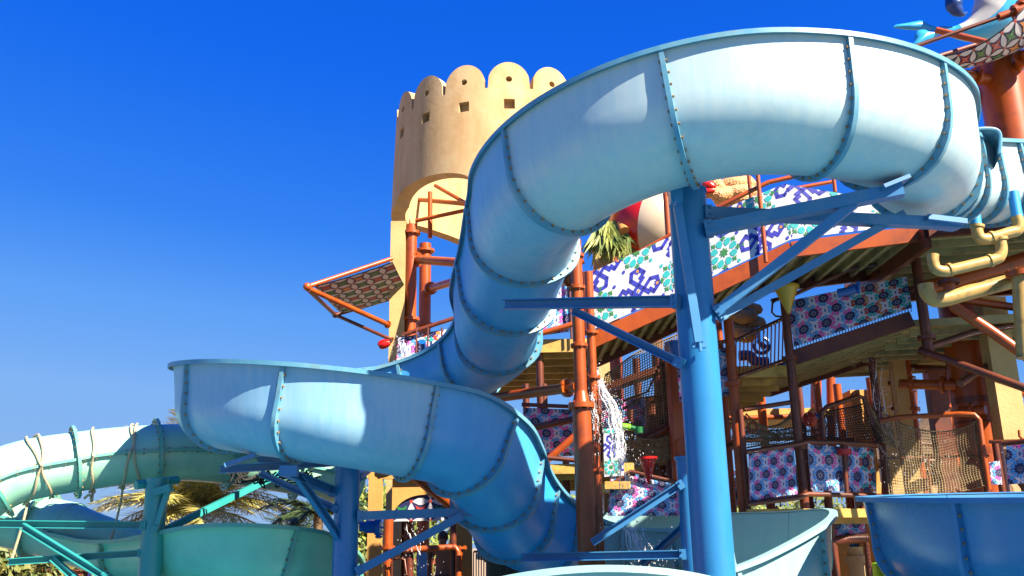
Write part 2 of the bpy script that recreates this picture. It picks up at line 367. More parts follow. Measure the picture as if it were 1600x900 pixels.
def main_ribs(fr):
    N = len(fr); out = []; rim = [prj(f[0]+f[2]*.68*(1 if i > N*.5 else -1)+f[3]*.48) for i, f in enumerate(fr)]
    iL = int(N*.42)
    iRing = min(range(int(N*.5), N), key=lambda i: rim[i][0])
    win = range(6, iL)
    iB = max([i for i in win if 12 < i < 70 and rim[i][0] > rim[i-1][0]] or [40])
    out += [iB-6*k for k in range(7) if iB-6*k > 3]
    for t in (1462, 1320, 1018, 787): out.append(max(i for i in win if rim[i][0] >= t))
    i0 = min(range(int(N*.3), int(N*.46)), key=lambda i: abs(rim[i][1]-325))
    s_ = i0
    for k in range(40):
        if s_ > iRing-6: break
        out.append(s_); s_ += 12 if k < 4 else 14
    for t in (283, 438, 680, 813): out.append(min(range(iRing, N-28), key=lambda i: abs(rim[i][0]-t)))
    j = out[-1]
    for k in range(1, 6):
        if j+k*10 < N-3: out.append(j+k*10)
    out = sorted(set(out)); res = [out[0]]
    for i in out[1:]:
        if i-res[-1] > 3: res.append(i)
    return res
root = empty('water_slide', (0, 13, 0), 'large pale blue open water slide twisting down from the upper right round two bends', 'water slide')
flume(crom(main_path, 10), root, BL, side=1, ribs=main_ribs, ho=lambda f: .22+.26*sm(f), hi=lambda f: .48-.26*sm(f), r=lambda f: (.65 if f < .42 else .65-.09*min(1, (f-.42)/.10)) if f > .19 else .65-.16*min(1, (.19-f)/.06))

# ---------------------------------------------------------------- ground and far background
g = MB(); g.add([(-1500, -200, 0), (1500, -200, 0), (1500, 2500, 0), (-1500, 2500, 0)], [(0, 1, 2, 3)]); g.build('ground', GROUND, smooth=0, kind='structure')
BOUNCE_POOL = paint('bounce_pool_water', (.02, .22, .36), .06, (.03, .30, .44), 1.2, amount=.5, bump=.35, bscale=3)
g = MB(); g.quadslab((-16, -14, .06), (18, -14, .06), (18, 14.5, .06), (-16, 14.5, .06), .05); g.build('bounce_pool_water', BOUNCE_POOL, smooth=0, kind='structure')  # unseen pool sheet, added and spread behind the camera for blue bounce light

def leafcloud(mb, c, rad, n, size, rnd, mi=0):
    for _ in range(n):
        a = rnd.uniform(0, 2*math.pi); z = rnd.uniform(-1, 1); rr = rnd.random()**.45
        q = math.sqrt(1-z*z); p = V(c)+V((rad[0]*q*math.cos(a), rad[1]*q*math.sin(a), rad[2]*z))*rr
        d = V((rnd.gauss(0, 1), rnd.gauss(0, 1), rnd.gauss(0, 1))).normalized(); e = d.orthogonal().normalized(); s_ = size*rnd.uniform(.6, 1.4)
        mb.add([p-d*s_, p+e*s_*.45, p+d*s_, p-e*s_*.45], [(0, 1, 2, 3)], mi)
def bush(name, px, py, Y, rad, n, size, mat, label, cat='shrub', group=None, seed=1, trunk=True):
    rnd = random.Random(seed); c = at(px, py, Y); c.z = max(c.z, rad[2]*.7)
    t = empty(name, (c.x, c.y, 0), label, cat, group)
    mb = MB()
    for k in range(6):
        o = V((rnd.uniform(-.6, .6)*rad[0], rnd.uniform(-.6, .6)*rad[1], rnd.uniform(-.4, .5)*rad[2]))
        leafcloud(mb, c+o, tuple(r_*.6 for r_ in rad), n//6, size, rnd)
    mb.build('crown', mat, t, 0)
    b = MB(); b.poly([(c.x, c.y, 0), (c.x+.05, c.y, c.z*.5), (c.x, c.y, c.z)], [.09, .07, .04], 7)
    for k in range(4):
        a = k*1.6; b.poly([(c.x, c.y, c.z*.4), (c.x+math.cos(a)*rad[0]*.5, c.y+math.sin(a)*rad[1]*.5, c.z+rad[2]*.3)], [.045, .015], 5)
    b.build('trunk', BARK, t)
bush('tree', 30, 880, 24, (2.4, 1.5, 1.1), 1500, .13, SHRUB, 'leafy green bush at the far left under the teal slide', seed=3)
bush('tree', 1370, 868, 30, (2.2, 1.5, 1.5), 1800, .14, SHRUB, 'sunlit green bush seen low between the right-hand posts', seed=5)
bush('tree', 590, 800, 34, (2.4, 2, 2.2), 2200, .15, LEAFY, 'yellow-green tree behind the left side of the ochre archway', 'tree', seed=6)
bush('tree', 655, 850, 33, (3.2, 2, 2.0), 2500, .15, LEAFY, 'yellow-green tree seen through the ochre archway', 'tree', seed=8)
bush('shrub', 500, 878, 30, (3.0, 1.0, .8), 1200, .12, SHRUB, 'low green hedge behind the end of the teal trough', seed=9)
for k_, (px_b, y_b) in enumerate(((930, 812), (1040, 806), (1150, 808), (1250, 806), (1470, 800), (1560, 802))):
    bush('tree', px_b, y_b+22, 33+(k_ % 2)*2, (2.1, 1.4, 1.5), 1500, .15, SHRUB if k_ % 2 else LEAFY, ['yellow-green tree behind the foot of the blue chute', 'green tree low behind the splash pool and water jet', 'yellow-green tree behind the big blue pole', 'green tree behind the lower magenta panel', 'yellow-green tree behind the draped rope net', 'green tree under the rail at the right edge'][k_], 'tree', 'trees behind the play structure', seed=20+k_)
# terracotta terrace wall far left
tw = MB(); 
for k in range(9):
    x0 = -15+k*1.45; tw.bar((x0, 30, .0), (x0, 30, 1.25), .35, .35)
tw.bar((-17, 30, 1.32), (-1.5, 30, 1.32), .5, .16); tw.bar((-17, 30, .2), (-1.5, 30, .2), .4, .4)
tw.build('terrace_wall', TERRA, smooth=0, label='low terracotta coloured terrace wall far behind the teal slide', cat='wall')
hb = empty('low_building', (-15, 40, 0), 'long low terracotta building on the horizon at the far left', 'building')
m_ = MB(); m_.quadslab((-30, 40, 1.7), (-6, 40, 1.7), (-6, 46, 1.7), (-30, 46, 1.7), 1.7); m_.build('wall', TERRA, hb, 0)
m_ = MB(); m_.quadslab((-30.3, 39.7, 1.95), (-5.7, 39.7, 1.95), (-5.7, 46, 2.1), (-30.3, 46, 2.1), .24); m_.build('roof', paint('dull_red_roof', (.30, .08, .05), .9), hb, 0)
for k in range(7):
    x = -28+k*3.2; m_ = MB(); m_.quadslab((x, 39.98, .3), (x+1.1, 39.98, .3), (x+1.1, 39.98, 1.3), (x, 39.98, 1.3), .05); m_.build('window', NAVY, hb, 0)
tp = MB(); p = at(80, 800, 26); tp.tube((p.x, 26, 0), (p.x, 26, zat(80, 765, 26)), .16, 12); tp.tube((p.x, 26, zat(80, 768, 26)), (p.x, 26, zat(80, 762, 26)), .2, 12)
tp.build('post', RUST, label='thick orange post rising between the two teal slides', cat='post')

# palms
def palm(px, py, Y, R_, nf, mat, label, seed, lean=0, cat='palm tree'):
    rnd = random.Random(seed); c = at(px, py, Y); t = empty('palm_tree', (c.x-lean, c.y, 0), label, cat)
    tr = MB(); n = 14; tr.poly([V((c.x-lean*(1-i/n)**1.5, c.y, c.z*i/n)) for i in range(n+1)], [.15+.02*((i % 2)) - .04*i/n for i in range(n+1)], 10)
    tr.build('trunk', BARK, t)
    mb = MB()
    for k in range(nf):
        az = 2*math.pi*k/nf+rnd.uniform(-.2, .2); el = rnd.choice([.0, .2, .4, .6, .85, 1.15])+rnd.uniform(-.1, .1)
        L_ = R_*rnd.uniform(.85, 1.15); hd = V((math.cos(az), math.sin(az), 0)); pts = []
        p = V(c); dirv = hd*math.cos(el)+V((0, 0, math.sin(el))); ns = 16
        for i in range(ns+1):
            pts.append(p.copy()); p += dirv*(L_/ns); dirv = (dirv+V((0, 0, -.035-.05*rnd.random()))).normalized()
        mb.poly(pts, [.035*(1-i/ns)+.006 for i in range(ns+1)], 4)
        side = hd.cross(V((0, 0, 1)))
        for i in range(2, ns+1):
            tdir = (pts[i]-pts[i-1]).normalized()
            for sub in range(4):
                q = pts[i-1].lerp(pts[i], sub/4); ll = R_*.26*math.sin(math.pi*min(1, (i/ns)*.85+.12))**.7+.05
                for sg in (-1, 1):
                    d = (tdir*.75+side*sg*rnd.uniform(.6, .95)+V((0, 0, rnd.uniform(-.45, .25)))).normalized(); wv = tdir*.017
                    e_ = q+d*ll*rnd.uniform(.8, 1.1)+V((0, 0, -.05*ll)); mb.add([q-wv, q+wv, q.lerp(e_, .55)+wv*.8, e_, q.lerp(e_, .55)-wv*.8], [(0, 1, 2, 3, 4)])
    mb.build('crown', mat, t, 0)
palm(305, 798, 27, 2.9, 64, LEAFG, 'golden sunlit palm behind the teal slide, full spreading crown', 11)
palm(498, 800, 24, 1.45, 24, LEAFD, 'small dark green palm left of the blue slide post', 12, cat='palm tree')
palm(470, 845, 32, 1.6, 20, LEAFD, 'low dark palm half hidden by the teal trough end', 13)

# ---------------------------------------------------------------- tower
TX, TY, TR_ = at(784, 300, 22).x, 22.0, 2.70
def tower():
    zb = zat(608, 345, 22); zt = zat(735, 150, 19.6)
    root = empty('crenellated_tower', (TX, TY, zb), 'round cream tower with rounded battlements standing on legs', 'tower')
    N = 720; th = .28; off = 5.0
    vs = []; info = []
    nm = 16; mh = .95
    zsl = zat(762, 143, 19.5)                # slot bottom
    for i in range(N):
        a = 360*i/N; ar = R(a-90)             # a=0 faces the camera
        q = ((a-off) % 22.5); q = q-22.5 if q > 11.25 else q; x = q/10.5
        top = zsl if abs(x) >= 1 else zsl+.14+.52*(1-x*x)**.5
        # arches cut into the lower edge, four of them
        b_ = ((a-(-41)+45) % 90)-45; y = abs(b_)/26.5
        bot = zb+((zat(672, 283, 20.1)-zb)*(1-y**2.2)**.6 if y < 1 else 0)
        flare = .0
        info.append((math.cos(ar), math.sin(ar), bot, top))
    NZ = 14
    mb = MB()
    for (c, s_, bo, to) in info:
        for k in range(NZ+1):
            z = bo+(min(to, zsl)-bo)*k/NZ if k < NZ-3 else (min(to, zsl) if k == NZ-3 else min(to, zsl)+(to-min(to, zsl))*(k-NZ+3)/3)
            rad = TR_+.10*max(0, 1-(z-zb)/2.8)-.03
            vs.append((TX+c*rad, TY+s_*rad, z)); 
    for (c, s_, bo, to) in info:
        for k in range(NZ+1):
            z = bo+(min(to, zsl)-bo)*k/NZ if k < NZ-3 else (min(to, zsl) if k == NZ-3 else min(to, zsl)+(to-min(to, zsl))*(k-NZ+3)/3)
            rad = TR_-th
            vs.append((TX+c*rad, TY+s_*rad, z))
    W = NZ+1; H = N*W; fs = []
    for i in range(N):
        j = (i+1) % N
        for k in range(NZ):
            fs.append((i*W+k, j*W+k, j*W+k+1, i*W+k+1)); fs.append((H+i*W+k, H+i*W+k+1, H+j*W+k+1, H+j*W+k))
        fs.append((i*W, H+i*W, H+j*W, j*W)); fs.append((i*W+NZ, j*W+NZ, H+j*W+NZ, H+i*W+NZ))
    mb.add(vs, fs)
    o = mb.build('wall', CREAM, root, 35)
    # holes: one square window per merlon and a round hole above it, cut right through
    cuts = []
    for k in range(nm):
        cut = MB()
        a = R(off+22.5*k-90); d = V((math.cos(a), math.sin(a), 0)); c0 = V((TX, TY, 0))
        zq = zsl-.42; zr = zsl+.22
        cut.bar(c0+d*(TR_-.2)+V((0, 0, zq)), c0+d*(TR_+.4)+V((0, 0, zq)), .25, .25)
        cut.tube(c0+d*(TR_-.2)+V((0, 0, zr)), c0+d*(TR_+.4)+V((0, 0, zr)), .075, 16)
        cuts.append(cut.build('cutter', CREAM, root, 0))
    for co in cuts:
        md = o.modifiers.new('b', 'BOOLEAN'); md.operation = 'DIFFERENCE'; md.object = co; md.solver = 'FAST'
    dg = bpy.context.evaluated_depsgraph_get(); dg.update()
    me2 = bpy.data.meshes.new_from_object(o.evaluated_get(dg)); o.modifiers.clear()
    if len(me2.polygons) > 1000:
        o.data = me2; me2.shade_smooth(); me2.set_sharp_from_angle(angle=R(32))
    for co in cuts: bpy.data.objects.remove(co)
    # moulded band
    return zb
ZB = tower()
def pipe(mb, a, b, r, fl=True, mi=0, ends=(1, 1)):
    a, b = V(a), V(b); mb.tube(a, b, r, 12, mi)
    if fl:
        t = (b-a).normalized()
        for e, s_, on in ((a, 1, ends[0]), (b, -1, ends[1])):
            if on: mb.flange(e+t*s_*(r*2.6), t, r*1.75, .025, mi, 14, 6)
# legs of the tower
def leg(px, py, Y, ztop, label, zbot=0, w_=.34, pipe_dx=.28, cream=True, pr_=.13):
    p = at(px, py, Y); t = empty('tower_leg', (p.x, p.y, 0), label, 'pillar')
    if cream:
        a = MB(); a.bar((p.x, p.y, zbot), (p.x, p.y, ztop), w_, w_*.9); a.build('pillar', CREAMP, t, 0)
    b = MB(); x = p.x+pipe_dx; b.tube((x, p.y, 0), (x, p.y, ztop-.05), pr_, 14)
    for z in (ztop-.25, ztop-2.3, ztop-4.2, ztop-6.2):
        if z > .3: b.flange((x, p.y, z), (0, 0, 1), pr_*1.6, .03, 0, 14, 6)
    b.build('steel_post', RUST, t)
    return p
leg(622, 450, 20.3, zat(622, 352, 20.3)+.05, 'cream square pillar with orange pipe under the left edge of the tower', pipe_dx=.29)
leg(664, 450, 23.8, zat(664, 395, 23.8)+.3, 'darker far leg of the tower, behind the gap left of the blue slide', cream=False, pipe_dx=0, pr_=.16)
sp_ = MB(); p = at(648, 450, 23.6)
for y0, y1 in ((418, 442), (462, 518)): sp_.bar((p.x, p.y, zat(648, y1, 23.6)), (p.x, p.y, zat(648, y0, 23.6)), .17, .2)
leg(938, 380, 20.5, zat(938, 325, 20.5), 'pale cream pillar right of the blue slide, under the tower', pipe_dx=.26, w_=.36, pr_=.11)
for k, (a, b, r) in enumerate((((642, 405, 20.5), (742, 412, 18.5), .10), ((668, 452, 23.6), (760, 425, 20), .10), ((655, 312, 23), (745, 320, 21), .06), ((650, 345, 22), (730, 328, 21.5), .05), ((672, 300, 22), (672, 372, 22), .06), ((680, 290, 22.5), (750, 330, 21.2), .05))):
    m_ = MB(); pipe(m_, at(*a), at(*b), r, r > .07)
    m_.build('brace_pipe', RUST, label=['thick flanged orange pipe just under the tower rim opening', 'flanged orange pipe rising to the right below the tower', 'thin horizontal pipe inside the tower arch, upper one', 'short pipe slanting up to the right inside the tower arch', 'short upright pipe inside the tower arch', 'thin pipe slanting down to the right inside the tower arch'][k], cat='pipe', group='pipes bracing the tower')

# ---------------------------------------------------------------- patterned panels
def clip(poly, W, H, inside=None):
    def cl(P, f, g):
        out = []
        for i in range(len(P)):
            a, b = P[i], P[(i+1) % len(P)]; fa, fb = f(a), f(b)
            if fa >= 0: out.append(a)
            if (fa >= 0) != (fb >= 0):
                t = fa/(fa-fb); out.append((a[0]+(b[0]-a[0])*t, a[1]+(b[1]-a[1])*t))
        return out
    for f in (lambda p: p[0], lambda p: W-p[0], lambda p: p[1], lambda p: H-p[1]):
        if not poly: return []
        poly = cl(poly, f, None)
    return poly if len(poly) > 2 else []
def kite(cx, cy, a, r0, r1, w, tip=.5):
    ca, sa = math.cos(a), math.sin(a); rm = r0+(r1-r0)*tip
    P = [(r0, 0), (rm, w/2), (r1, 0), (rm, -w/2)]
    return [(cx+x*ca-y*sa, cy+x*sa+y*ca) for x, y in P]
def drop(cx, cy, a, r0, r1, w):
    ca, sa = math.cos(a), math.sin(a); L_ = r1-r0
    P = [(r0, 0), (r0+L_*.35, w*.3), (r0+L_*.65, w/2), (r0+L_*.88, w*.36), (r1, 0), (r0+L_*.88, -w*.36), (r0+L_*.65, -w/2), (r0+L_*.35, -w*.3)]
    return [(cx+x*ca-y*sa, cy+x*sa+y*ca) for x, y in P]
def ngon(cx, cy, r, n, a0=0, r2=None):
    if r2 is None: return [(cx+r*math.cos(a0+2*math.pi*i/n), cy+r*math.sin(a0+2*math.pi*i/n)) for i in range(n)]
    return [(cx+(r if i % 2 == 0 else r2)*math.cos(a0+math.pi*i/n), cy+(r if i % 2 == 0 else r2)*math.sin(a0+math.pi*i/n)) for i in range(2*n)]
def star_tris(cx, cy, r, r2, n, a0=0):
    P = ngon(cx, cy, r, n, a0, r2); return [[(cx, cy), P[i], P[(i+1) % len(P)]] for i in range(len(P))]
def strokes(pts, w):
    out = []
    for (x0, y0), (x1, y1) in zip(pts, pts[1:]):
        L_ = math.hypot(x1-x0, y1-y0); dx, dy = (x1-x0)/L_, (y1-y0)/L_; e = w/2
        x0_, y0_, x1_, y1_ = x0-dx*e*.7, y0-dy*e*.7, x1+dx*e*.7, y1+dy*e*.7
        out.append([(x0_-dy*e, y0_+dx*e), (x0_+dy*e, y0_-dx*e), (x1_+dy*e, y1_-dx*e), (x1_-dy*e, y1_+dx*e)])
    return out
PM = {'rosette': [LILAC, NAVY, PINK, SKYB, REDP, ORNG, TURQ], 'knot': [WHITE, ROYAL, TURQ, GREEN, ORNG], 'circles': [NAVY, WHITE, REDP, GREEN, ORNG]}
def tiles(kind, W, H, s, seed=0, tone=None):
    if kind == 'rosette': s *= .8
    if kind == 'knot' and s > .5: s *= 1.06
    rnd = random.Random(seed); T = []
    if kind == 'rosette':
        nx, ny = int(W/s)+2, int(H/s)+2
        for i in range(-1, nx):
            for j in range(-1, ny*1+2):
                cx = (i+.5*(j % 2))*s; cy = j*s*.62
                col = tone if tone is not None else 2
                warm = (tone == 'mix') and (cx/W > .55)
                for k in range(10):
                    a = 2*math.pi*k/10
                    if (k+j) % 2 == 0: T.append((drop(cx, cy, a, .05*s, .25*s, .115*s), 1))
                    else: T.append((drop(cx, cy, a, .05*s, .25*s, .115*s), 1))
                    c2 = (4 if k % 3 else 5) if warm else 2
                    c3 = 6 if warm else 3
                    if tone == 'blue': c2 = 3 if (i+j) % 3 else 2
                    T.append((kite(cx, cy, a+math.pi/10, .18*s, .44*s, .17*s, .5), c2 if (k // 2+i) % 2 else c3))
                T.append((ngon(cx, cy, .055*s, 10), 1))
                for k in range(0, 10, 1): T.append((drop(cx, cy, 2*math.pi*k/10, .40*s, .29*s, .055*s), 1 if k % 2 else c3))
                # filler between rosettes
                for a in (0.5, 1.5, 2.5):
                    T.append((kite(cx+.5*s, cy, math.pi*a, -.11*s, .11*s, .10*s), 1))
                T.append((ngon(cx+.5*s, cy+.0*s, .03*s, 6), 3))
    elif kind == 'knot':
        nx, ny = int(W/s)+2, int(H/s)+2
        for i in range(-1, nx+1):
            for j in range(-1, ny+1):
                cx, cy = (i+.35)*s, (j+.45)*s
                if (i+j) % 2 == 0:
                    T += [(t, 3) for t in star_tris(cx, cy, .135*s, .075*s, 8)]
                    for k in range(8):
                        a = math.pi*k/4+math.pi/8; ccx, ccy = cx+.27*s*math.cos(a), cy+.27*s*math.sin(a)
                        T.append(([(ccx+x*math.cos(a)-y*math.sin(a), ccy+x*math.sin(a)+y*math.cos(a)) for x, y in ((-.115*s, 0), (-.045*s, .08*s), (.055*s, .08*s), (.10*s, 0), (.055*s, -.08*s), (-.045*s, -.08*s))], 2))
                        a2 = math.pi*k/4
                        T += [(t, 3) for t in star_tris(cx+.37*s*math.cos(a2), cy+.37*s*math.sin(a2), .085*s, .04*s, 4, a2)]
                    for k in range(4):
                        a = math.pi*k/2+math.pi/4; T.append((ngon(cx+.52*s*math.cos(a), cy+.52*s*math.sin(a), .05*s, 6, a), 2 if k % 2 else 1))
                else:
                    for k in range(4):
                        ca, sa = math.cos(math.pi*k/2+math.pi/4), math.sin(math.pi*k/2+math.pi/4)
                        def rt_(P): return [(cx+(x*ca-y*sa)*s, cy+(x*sa+y*ca)*s) for x, y in P]
                        for st in strokes(rt_([(.10, -.30), (.10, .36), (.25, .47), (.41, .36), (.41, .17), (.26, .17)]), .098*s): T.append((st, 1))
                    T.append((ngon(cx, cy, .035*s, 4, 0), 4))
                    for a in (0, math.pi/2):
                        ex, ey = cx+.5*s*math.cos(a), cy+.5*s*math.sin(a); T += [(t, 1) for t in star_tris(ex+.0*s, ey, .10*s, .06*s, 8)]; T.append((ngon(ex, ey, .04*s, 8), 4))
                    for k in range(4):
                        a = math.pi*k/2; T += [(t, 3) for t in star_tris(cx+.5*s*math.cos(a), cy+.5*s*math.sin(a), .05*s, .025*s, 4, a)]
    else:
        nx, ny = int(W/s)+2, int(H/s)+2
        for i in range(-1, nx):
            for j in range(-1, ny):
                cx, cy = i*s, j*s
                for k in range(4):
                    a = math.pi*k/2; T.append((kite(cx, cy, a, .04*s, .96*s*1.0/1.0-.0*s if False else .5*s*1.9, .01*s), 1)) if False else None
                    # lens between neighbouring circles
                    x0, y0 = cx, cy
                    ca, sa = math.cos(a), math.sin(a)
                    P = [(.06+.88*t, .19*math.sin(math.pi*t)) for t in (0, .15, .35, .5, .65, .85, 1)]; P += [(x, -y) for x, y in P[-2:0:-1]]
                    if k < 2: T.append(([(cx+(x*ca-y*sa)*s, cy+(x*sa+y*ca)*s) for x, y in P], 1))
                c = 3 if (i+j) % 2 == 0 else (2 if (i*2+j) % 3 else 4)
                T += [(t, c) for t in star_tris(cx+.5*s, cy+.5*s, .42*s, .16*s, 4, math.pi/4)]
                T += [(ngon(cx+.5*s, cy+.5*s, .13*s, 8), 1), (ngon(cx+.5*s, cy+.5*s, .07*s, 8), 0)]
                T += [(t, 2) for t in star_tris(cx, cy, .14*s, .06*s, 4, math.pi/4)]
    return T
def panel(name, A, B, C_, D, kind, s, parent, tone=None, seed=0, front=(0, -1, 0), W=None, H=None, label=None, mask=None, sag=0, **kw):
    """A,B,C,D = bottom left, bottom right, top right, top left"""
    A, B, C_, D = map(V, (A, B, C_, D)); W = W or (B-A).length; H = H or (D-A).length
    n = (B-A).cross(D-A).normalized()
    if n.dot(V(front)) < 0: n = -n
    def P(u, v, off=0): 
        a, b = u/W, v/H; q = A*(1-a)*(1-b)+B*a*(1-b)+C_*a*b+D*(1-a)*b+n*off
        if sag: q = q+V((0, 0, -sag*4*(a*(1-a)+b*(1-b))*.5))
        return q
    mb = MB()
    K = 8 if sag else 1
    for off, rev in ((0, 0), (-.015, 1)):
        vs = [P(W*i/K, H*j/K, off) for j in range(K+1) for i in range(K+1)]
        fs = [(j*(K+1)+i, j*(K+1)+i+1, (j+1)*(K+1)+i+1, (j+1)*(K+1)+i) for j in range(K) for i in range(K)]
        mb.add(vs, fs, 0)
    k_ = 1
    for poly, mi in tiles(kind, W, H, s, seed, tone):
        q = clip(poly, W, H)
        if mask and q:
            mx = sum(x for x, y in q)/len(q); my = sum(y for x, y in q)/len(q)
            if not mask(mx, my): continue
        if q:
            for oo in ((.004+.0007*mi, 1), (-.019-.0007*mi, 1)) if sag else ((.004+.0007*mi, 1),): mb.add([P(x, y, oo[0]) for x, y in q], [tuple(range(len(q)))], mi)
    return mb.build(name, PM[kind], parent, 0, label=label, **kw)

def rail(mb, pts, r, mi=0): mb.poly([at(*p) for p in pts], r, 10, mi)
def deck(parent, pts, th=.08, nrib=8, mat=None, name='deck', ribs='y'):
    """pts: four world corners near-left, near-right, far-right, far-left, with joists underneath"""
    A, B, C_, D = map(V, pts); mb = MB(); mb.quadslab(A, B, C_, D, th)
    for k in range(nrib):
        f = (k+.5)/nrib
        if ribs == 'y': a, b = A.lerp(B, f), D.lerp(C_, f)
        else: a, b = A.lerp(D, f), B.lerp(C_, f)
        a = a+(b-a)*.02; b = b-(b-a)*.02
        mb.bar(a-V((0, 0, th+.055)), b-V((0, 0, th+.055)), .07, .11)
    return mb.build(name, mat or DECK, parent, 0)
def post(mb, px, pyb, pyt, Y, r, mi=0, fls=()):
    a = at(px, pyb, Y); zt = zat(px, pyt, Y)
    mb.tube((a.x, a.y, a.z), (a.x, a.y, zt), r, 12, mi)
    for y in fls: mb.flange((a.x, a.y, zat(px, y, Y)), (0, 0, 1), r*1.7, .03, mi, 14, 6)
def bars(mb, L_, Rr, n, r=.012):
    """L_=(bottom, top) world points at the left, Rr at the right"""
    for k in range(n+1):
        f = k/n; mb.tube(V(L_[0]).lerp(V(Rr[0]), f), V(L_[1]).lerp(V(Rr[1]), f), r, 6)

# stair walkway with the knot panels
sw = empty('stair_walkway', at(1180, 430, 14.2), 'stair and landing with green, turquoise and royal blue star panels behind the blue post', 'walkway')
SN = [(920, 522, 14.6), (1050, 464, 14.4), (1112, 436, 14.25), (1236, 378, 14.0), (1445, 352, 13.8)]
tops = [430, 372, 338, 288, 312]
SP = [at(*p) for p in SN]
st = MB()
for a, b in zip(SP, SP[1:]): st.bar(a-V((0, 0, .13)), b-V((0, 0, .13)), .07, .25)
st.build('stringer', RUST, sw, 0)
st = MB()
for a, b in zip(SP, SP[1:]): st.bar(a+V((0, 2.2, -.13)), b+V((0, 2.2, -.13)), .07, .25)
st.build('stringer', RUSTD, sw, 0)
for a, b, nr in ((SP[0], SP[1], 6), (SP[1], SP[3], 9), (SP[3], SP[4], 7)):
    deck(sw, (a+V((0, .05, -.02)), b+V((0, .05, -.02)), b+V((0, 2.15, -.02)), a+V((0, 2.15, -.02))), .05, nr, OLIVE)
def stp(i, j, ti, tj, **k):
    a, b = SP[i]+V((0, -.05, .03)), SP[j]+V((0, -.05, .03)); px, py, Y = SN[i]; qx, qy, Z = SN[j]
    return panel('patterned_panel', a, b, V((b.x, b.y, zat(qx, tops[tj], Z))), V((a.x, a.y, zat(px, tops[ti], Y))), parent=sw, **k)
stp(0, 1, 0, 1, kind='knot', s=.62); stp(2, 3, 2, 3, kind='knot', s=.62, seed=1)
# landing panel, cut into two quads
a, b = SP[3]+V((0, -.05, .03)), SP[4]+V((0, -.05, .03))
panel('patterned_panel', a, b, V((b.x, b.y, zat(1432, 325, 13.8))), V((a.x, a.y, zat(1236, 290, 14))), 'knot', .62, sw, seed=2)
stp(1, 2, 1, 2, kind='knot', s=.62)
# upper rear rail of landing, in view above the panel
hr = MB(); rail(hr, [(915, 428, 14.6), (945, 424, 14.6), (1050, 366, 14.4), (1110, 330, 14.2), (1200, 285, 14.0), (1240, 276, 14.0), (1345, 270, 13.9), (1450, 292, 13.8)], .038); hr.build('handrail', RUST, sw)
hr = MB(); rail(hr, [(1110, 344, 16), (1200, 302, 16), (1300, 284, 16)], .035); hr.build('handrail', RUST, sw)
for px, yb, yt, Y, r in ((917, 520, 425, 14.6, .045), (1052, 480, 290, 14.45, .05), (1197, 410, 255, 13.95, .035), (1175, 330, 250, 15.8, .035), (1305, 300, 262, 13.9, .03), (1445, 352, 290, 13.8, .045)):
    m_ = MB(); post(m_, px, yb, yt, Y, r); m_.build('rail_post', RUST, sw)

# tall brown column in front of the slide foot
cf = empty('steel_column', (at(911, 700, 12.6).x, 12.6, 0), 'tall orange steel column with a bolted collar, standing before the stair foot', 'column', 'orange steel columns')
x = at(911, 700, 12.6).x; m_ = MB(); m_.tube((x, 12.6, 0), (x, 12.6, zat(908, 640, 12.6)), .125, 20); m_.tube((x, 12.6, zat(908, 632, 12.6)), (x, 12.6, zat(908, 612, 12.6)), .125, 20, 0, .085); m_.build('lower_tube', RUST, cf)
m_ = MB(); m_.flange((x, 12.6, zat(908, 634, 12.6)), (0, 0, 1), .18, .035, 0, 20, 10); m_.build('collar', RUST, cf)
m_ = MB(); m_.tube((x, 12.6, zat(908, 615, 12.6)), (x, 12.6, zat(900, 375, 12.6)), .085, 16)
for y in (540, 450, 400): m_.flange((x, 12.6, zat(905, y, 12.6)), (0, 0, 1), .12, .02, 0, 14, 6)
m_.build('upper_tube', RUST, cf)
m_ = MB(); pipe(m_, (x-.05, 12.6, zat(900, 604, 12.6)), at(770, 622, 14), .075, ends=(1, 0)); m_.build('side_arm', RUST, cf)
m_ = MB(); pipe(m_, (x-.05, 12.65, zat(900, 435, 12.6)), at(845, 448, 14.5), .06, ends=(1, 0)); m_.build('side_arm', RUST, cf)
m_ = MB(); px_ = at(925, 560, 14.4); m_.tube((px_.x, 14.4, 0), (px_.x, 14.4, zat(925, 425, 14.4)), .07, 12)
for y in (520, 590, 735): m_.flange((px_.x, 14.4, zat(925, y, 14.4)), (0, 0, 1), .12, .02, 0, 14, 6)
m_.build('steel_column', RUST, label='slimmer orange pipe column just right of the tall collared one', cat='column', group='orange steel columns')

# --------- level two, left of and behind the slide
l2 = empty('platform', at(860, 560, 17), 'yellow bottomed platform half hidden behind the falling blue slide', 'platform')
zA = zat(835, 535, 16.5)
A_, B_ = at(770, 548, 16.5), at(925, 530, 16.5); A_.z = B_.z = zA
deck(l2, (A_, B_, B_+V((.2, 4.5, 0)), A_+V((-.4, 4.5, 0))), .12, 6, DECK, ribs='x')
m_ = MB(); m_.bar(A_+V((0, -.04, -.08)), B_+V((0, -.04, -.08)), .06, .24); m_.build('edge_beam', DECK, l2, 0)
panel('patterned_panel', at(832, 526, 16.4), at(890, 518, 16.4), at(892, 432, 16.4), at(852, 440, 16.4), 'rosette', .52, l2)
m_ = MB(); rail(m_, [(835, 524, 16.3), (900, 505, 16.3)], .05); m_.build('lower_rail', RUST, l2)
m_ = MB(); rail(m_, [(850, 432, 16.3), (912, 408, 16.3)], .05); m_.build('handrail', RUST, l2)
for px in (893, 902):
    m_ = MB(); post(m_, px, 530, 400, 16.3, .02); m_.build('rail_bar', RUSTD, l2)
m_ = MB(); post(m_, 852, 900, 500, 16.6, .07, 0, (610,)); m_.build('post', RUSTD, l2)

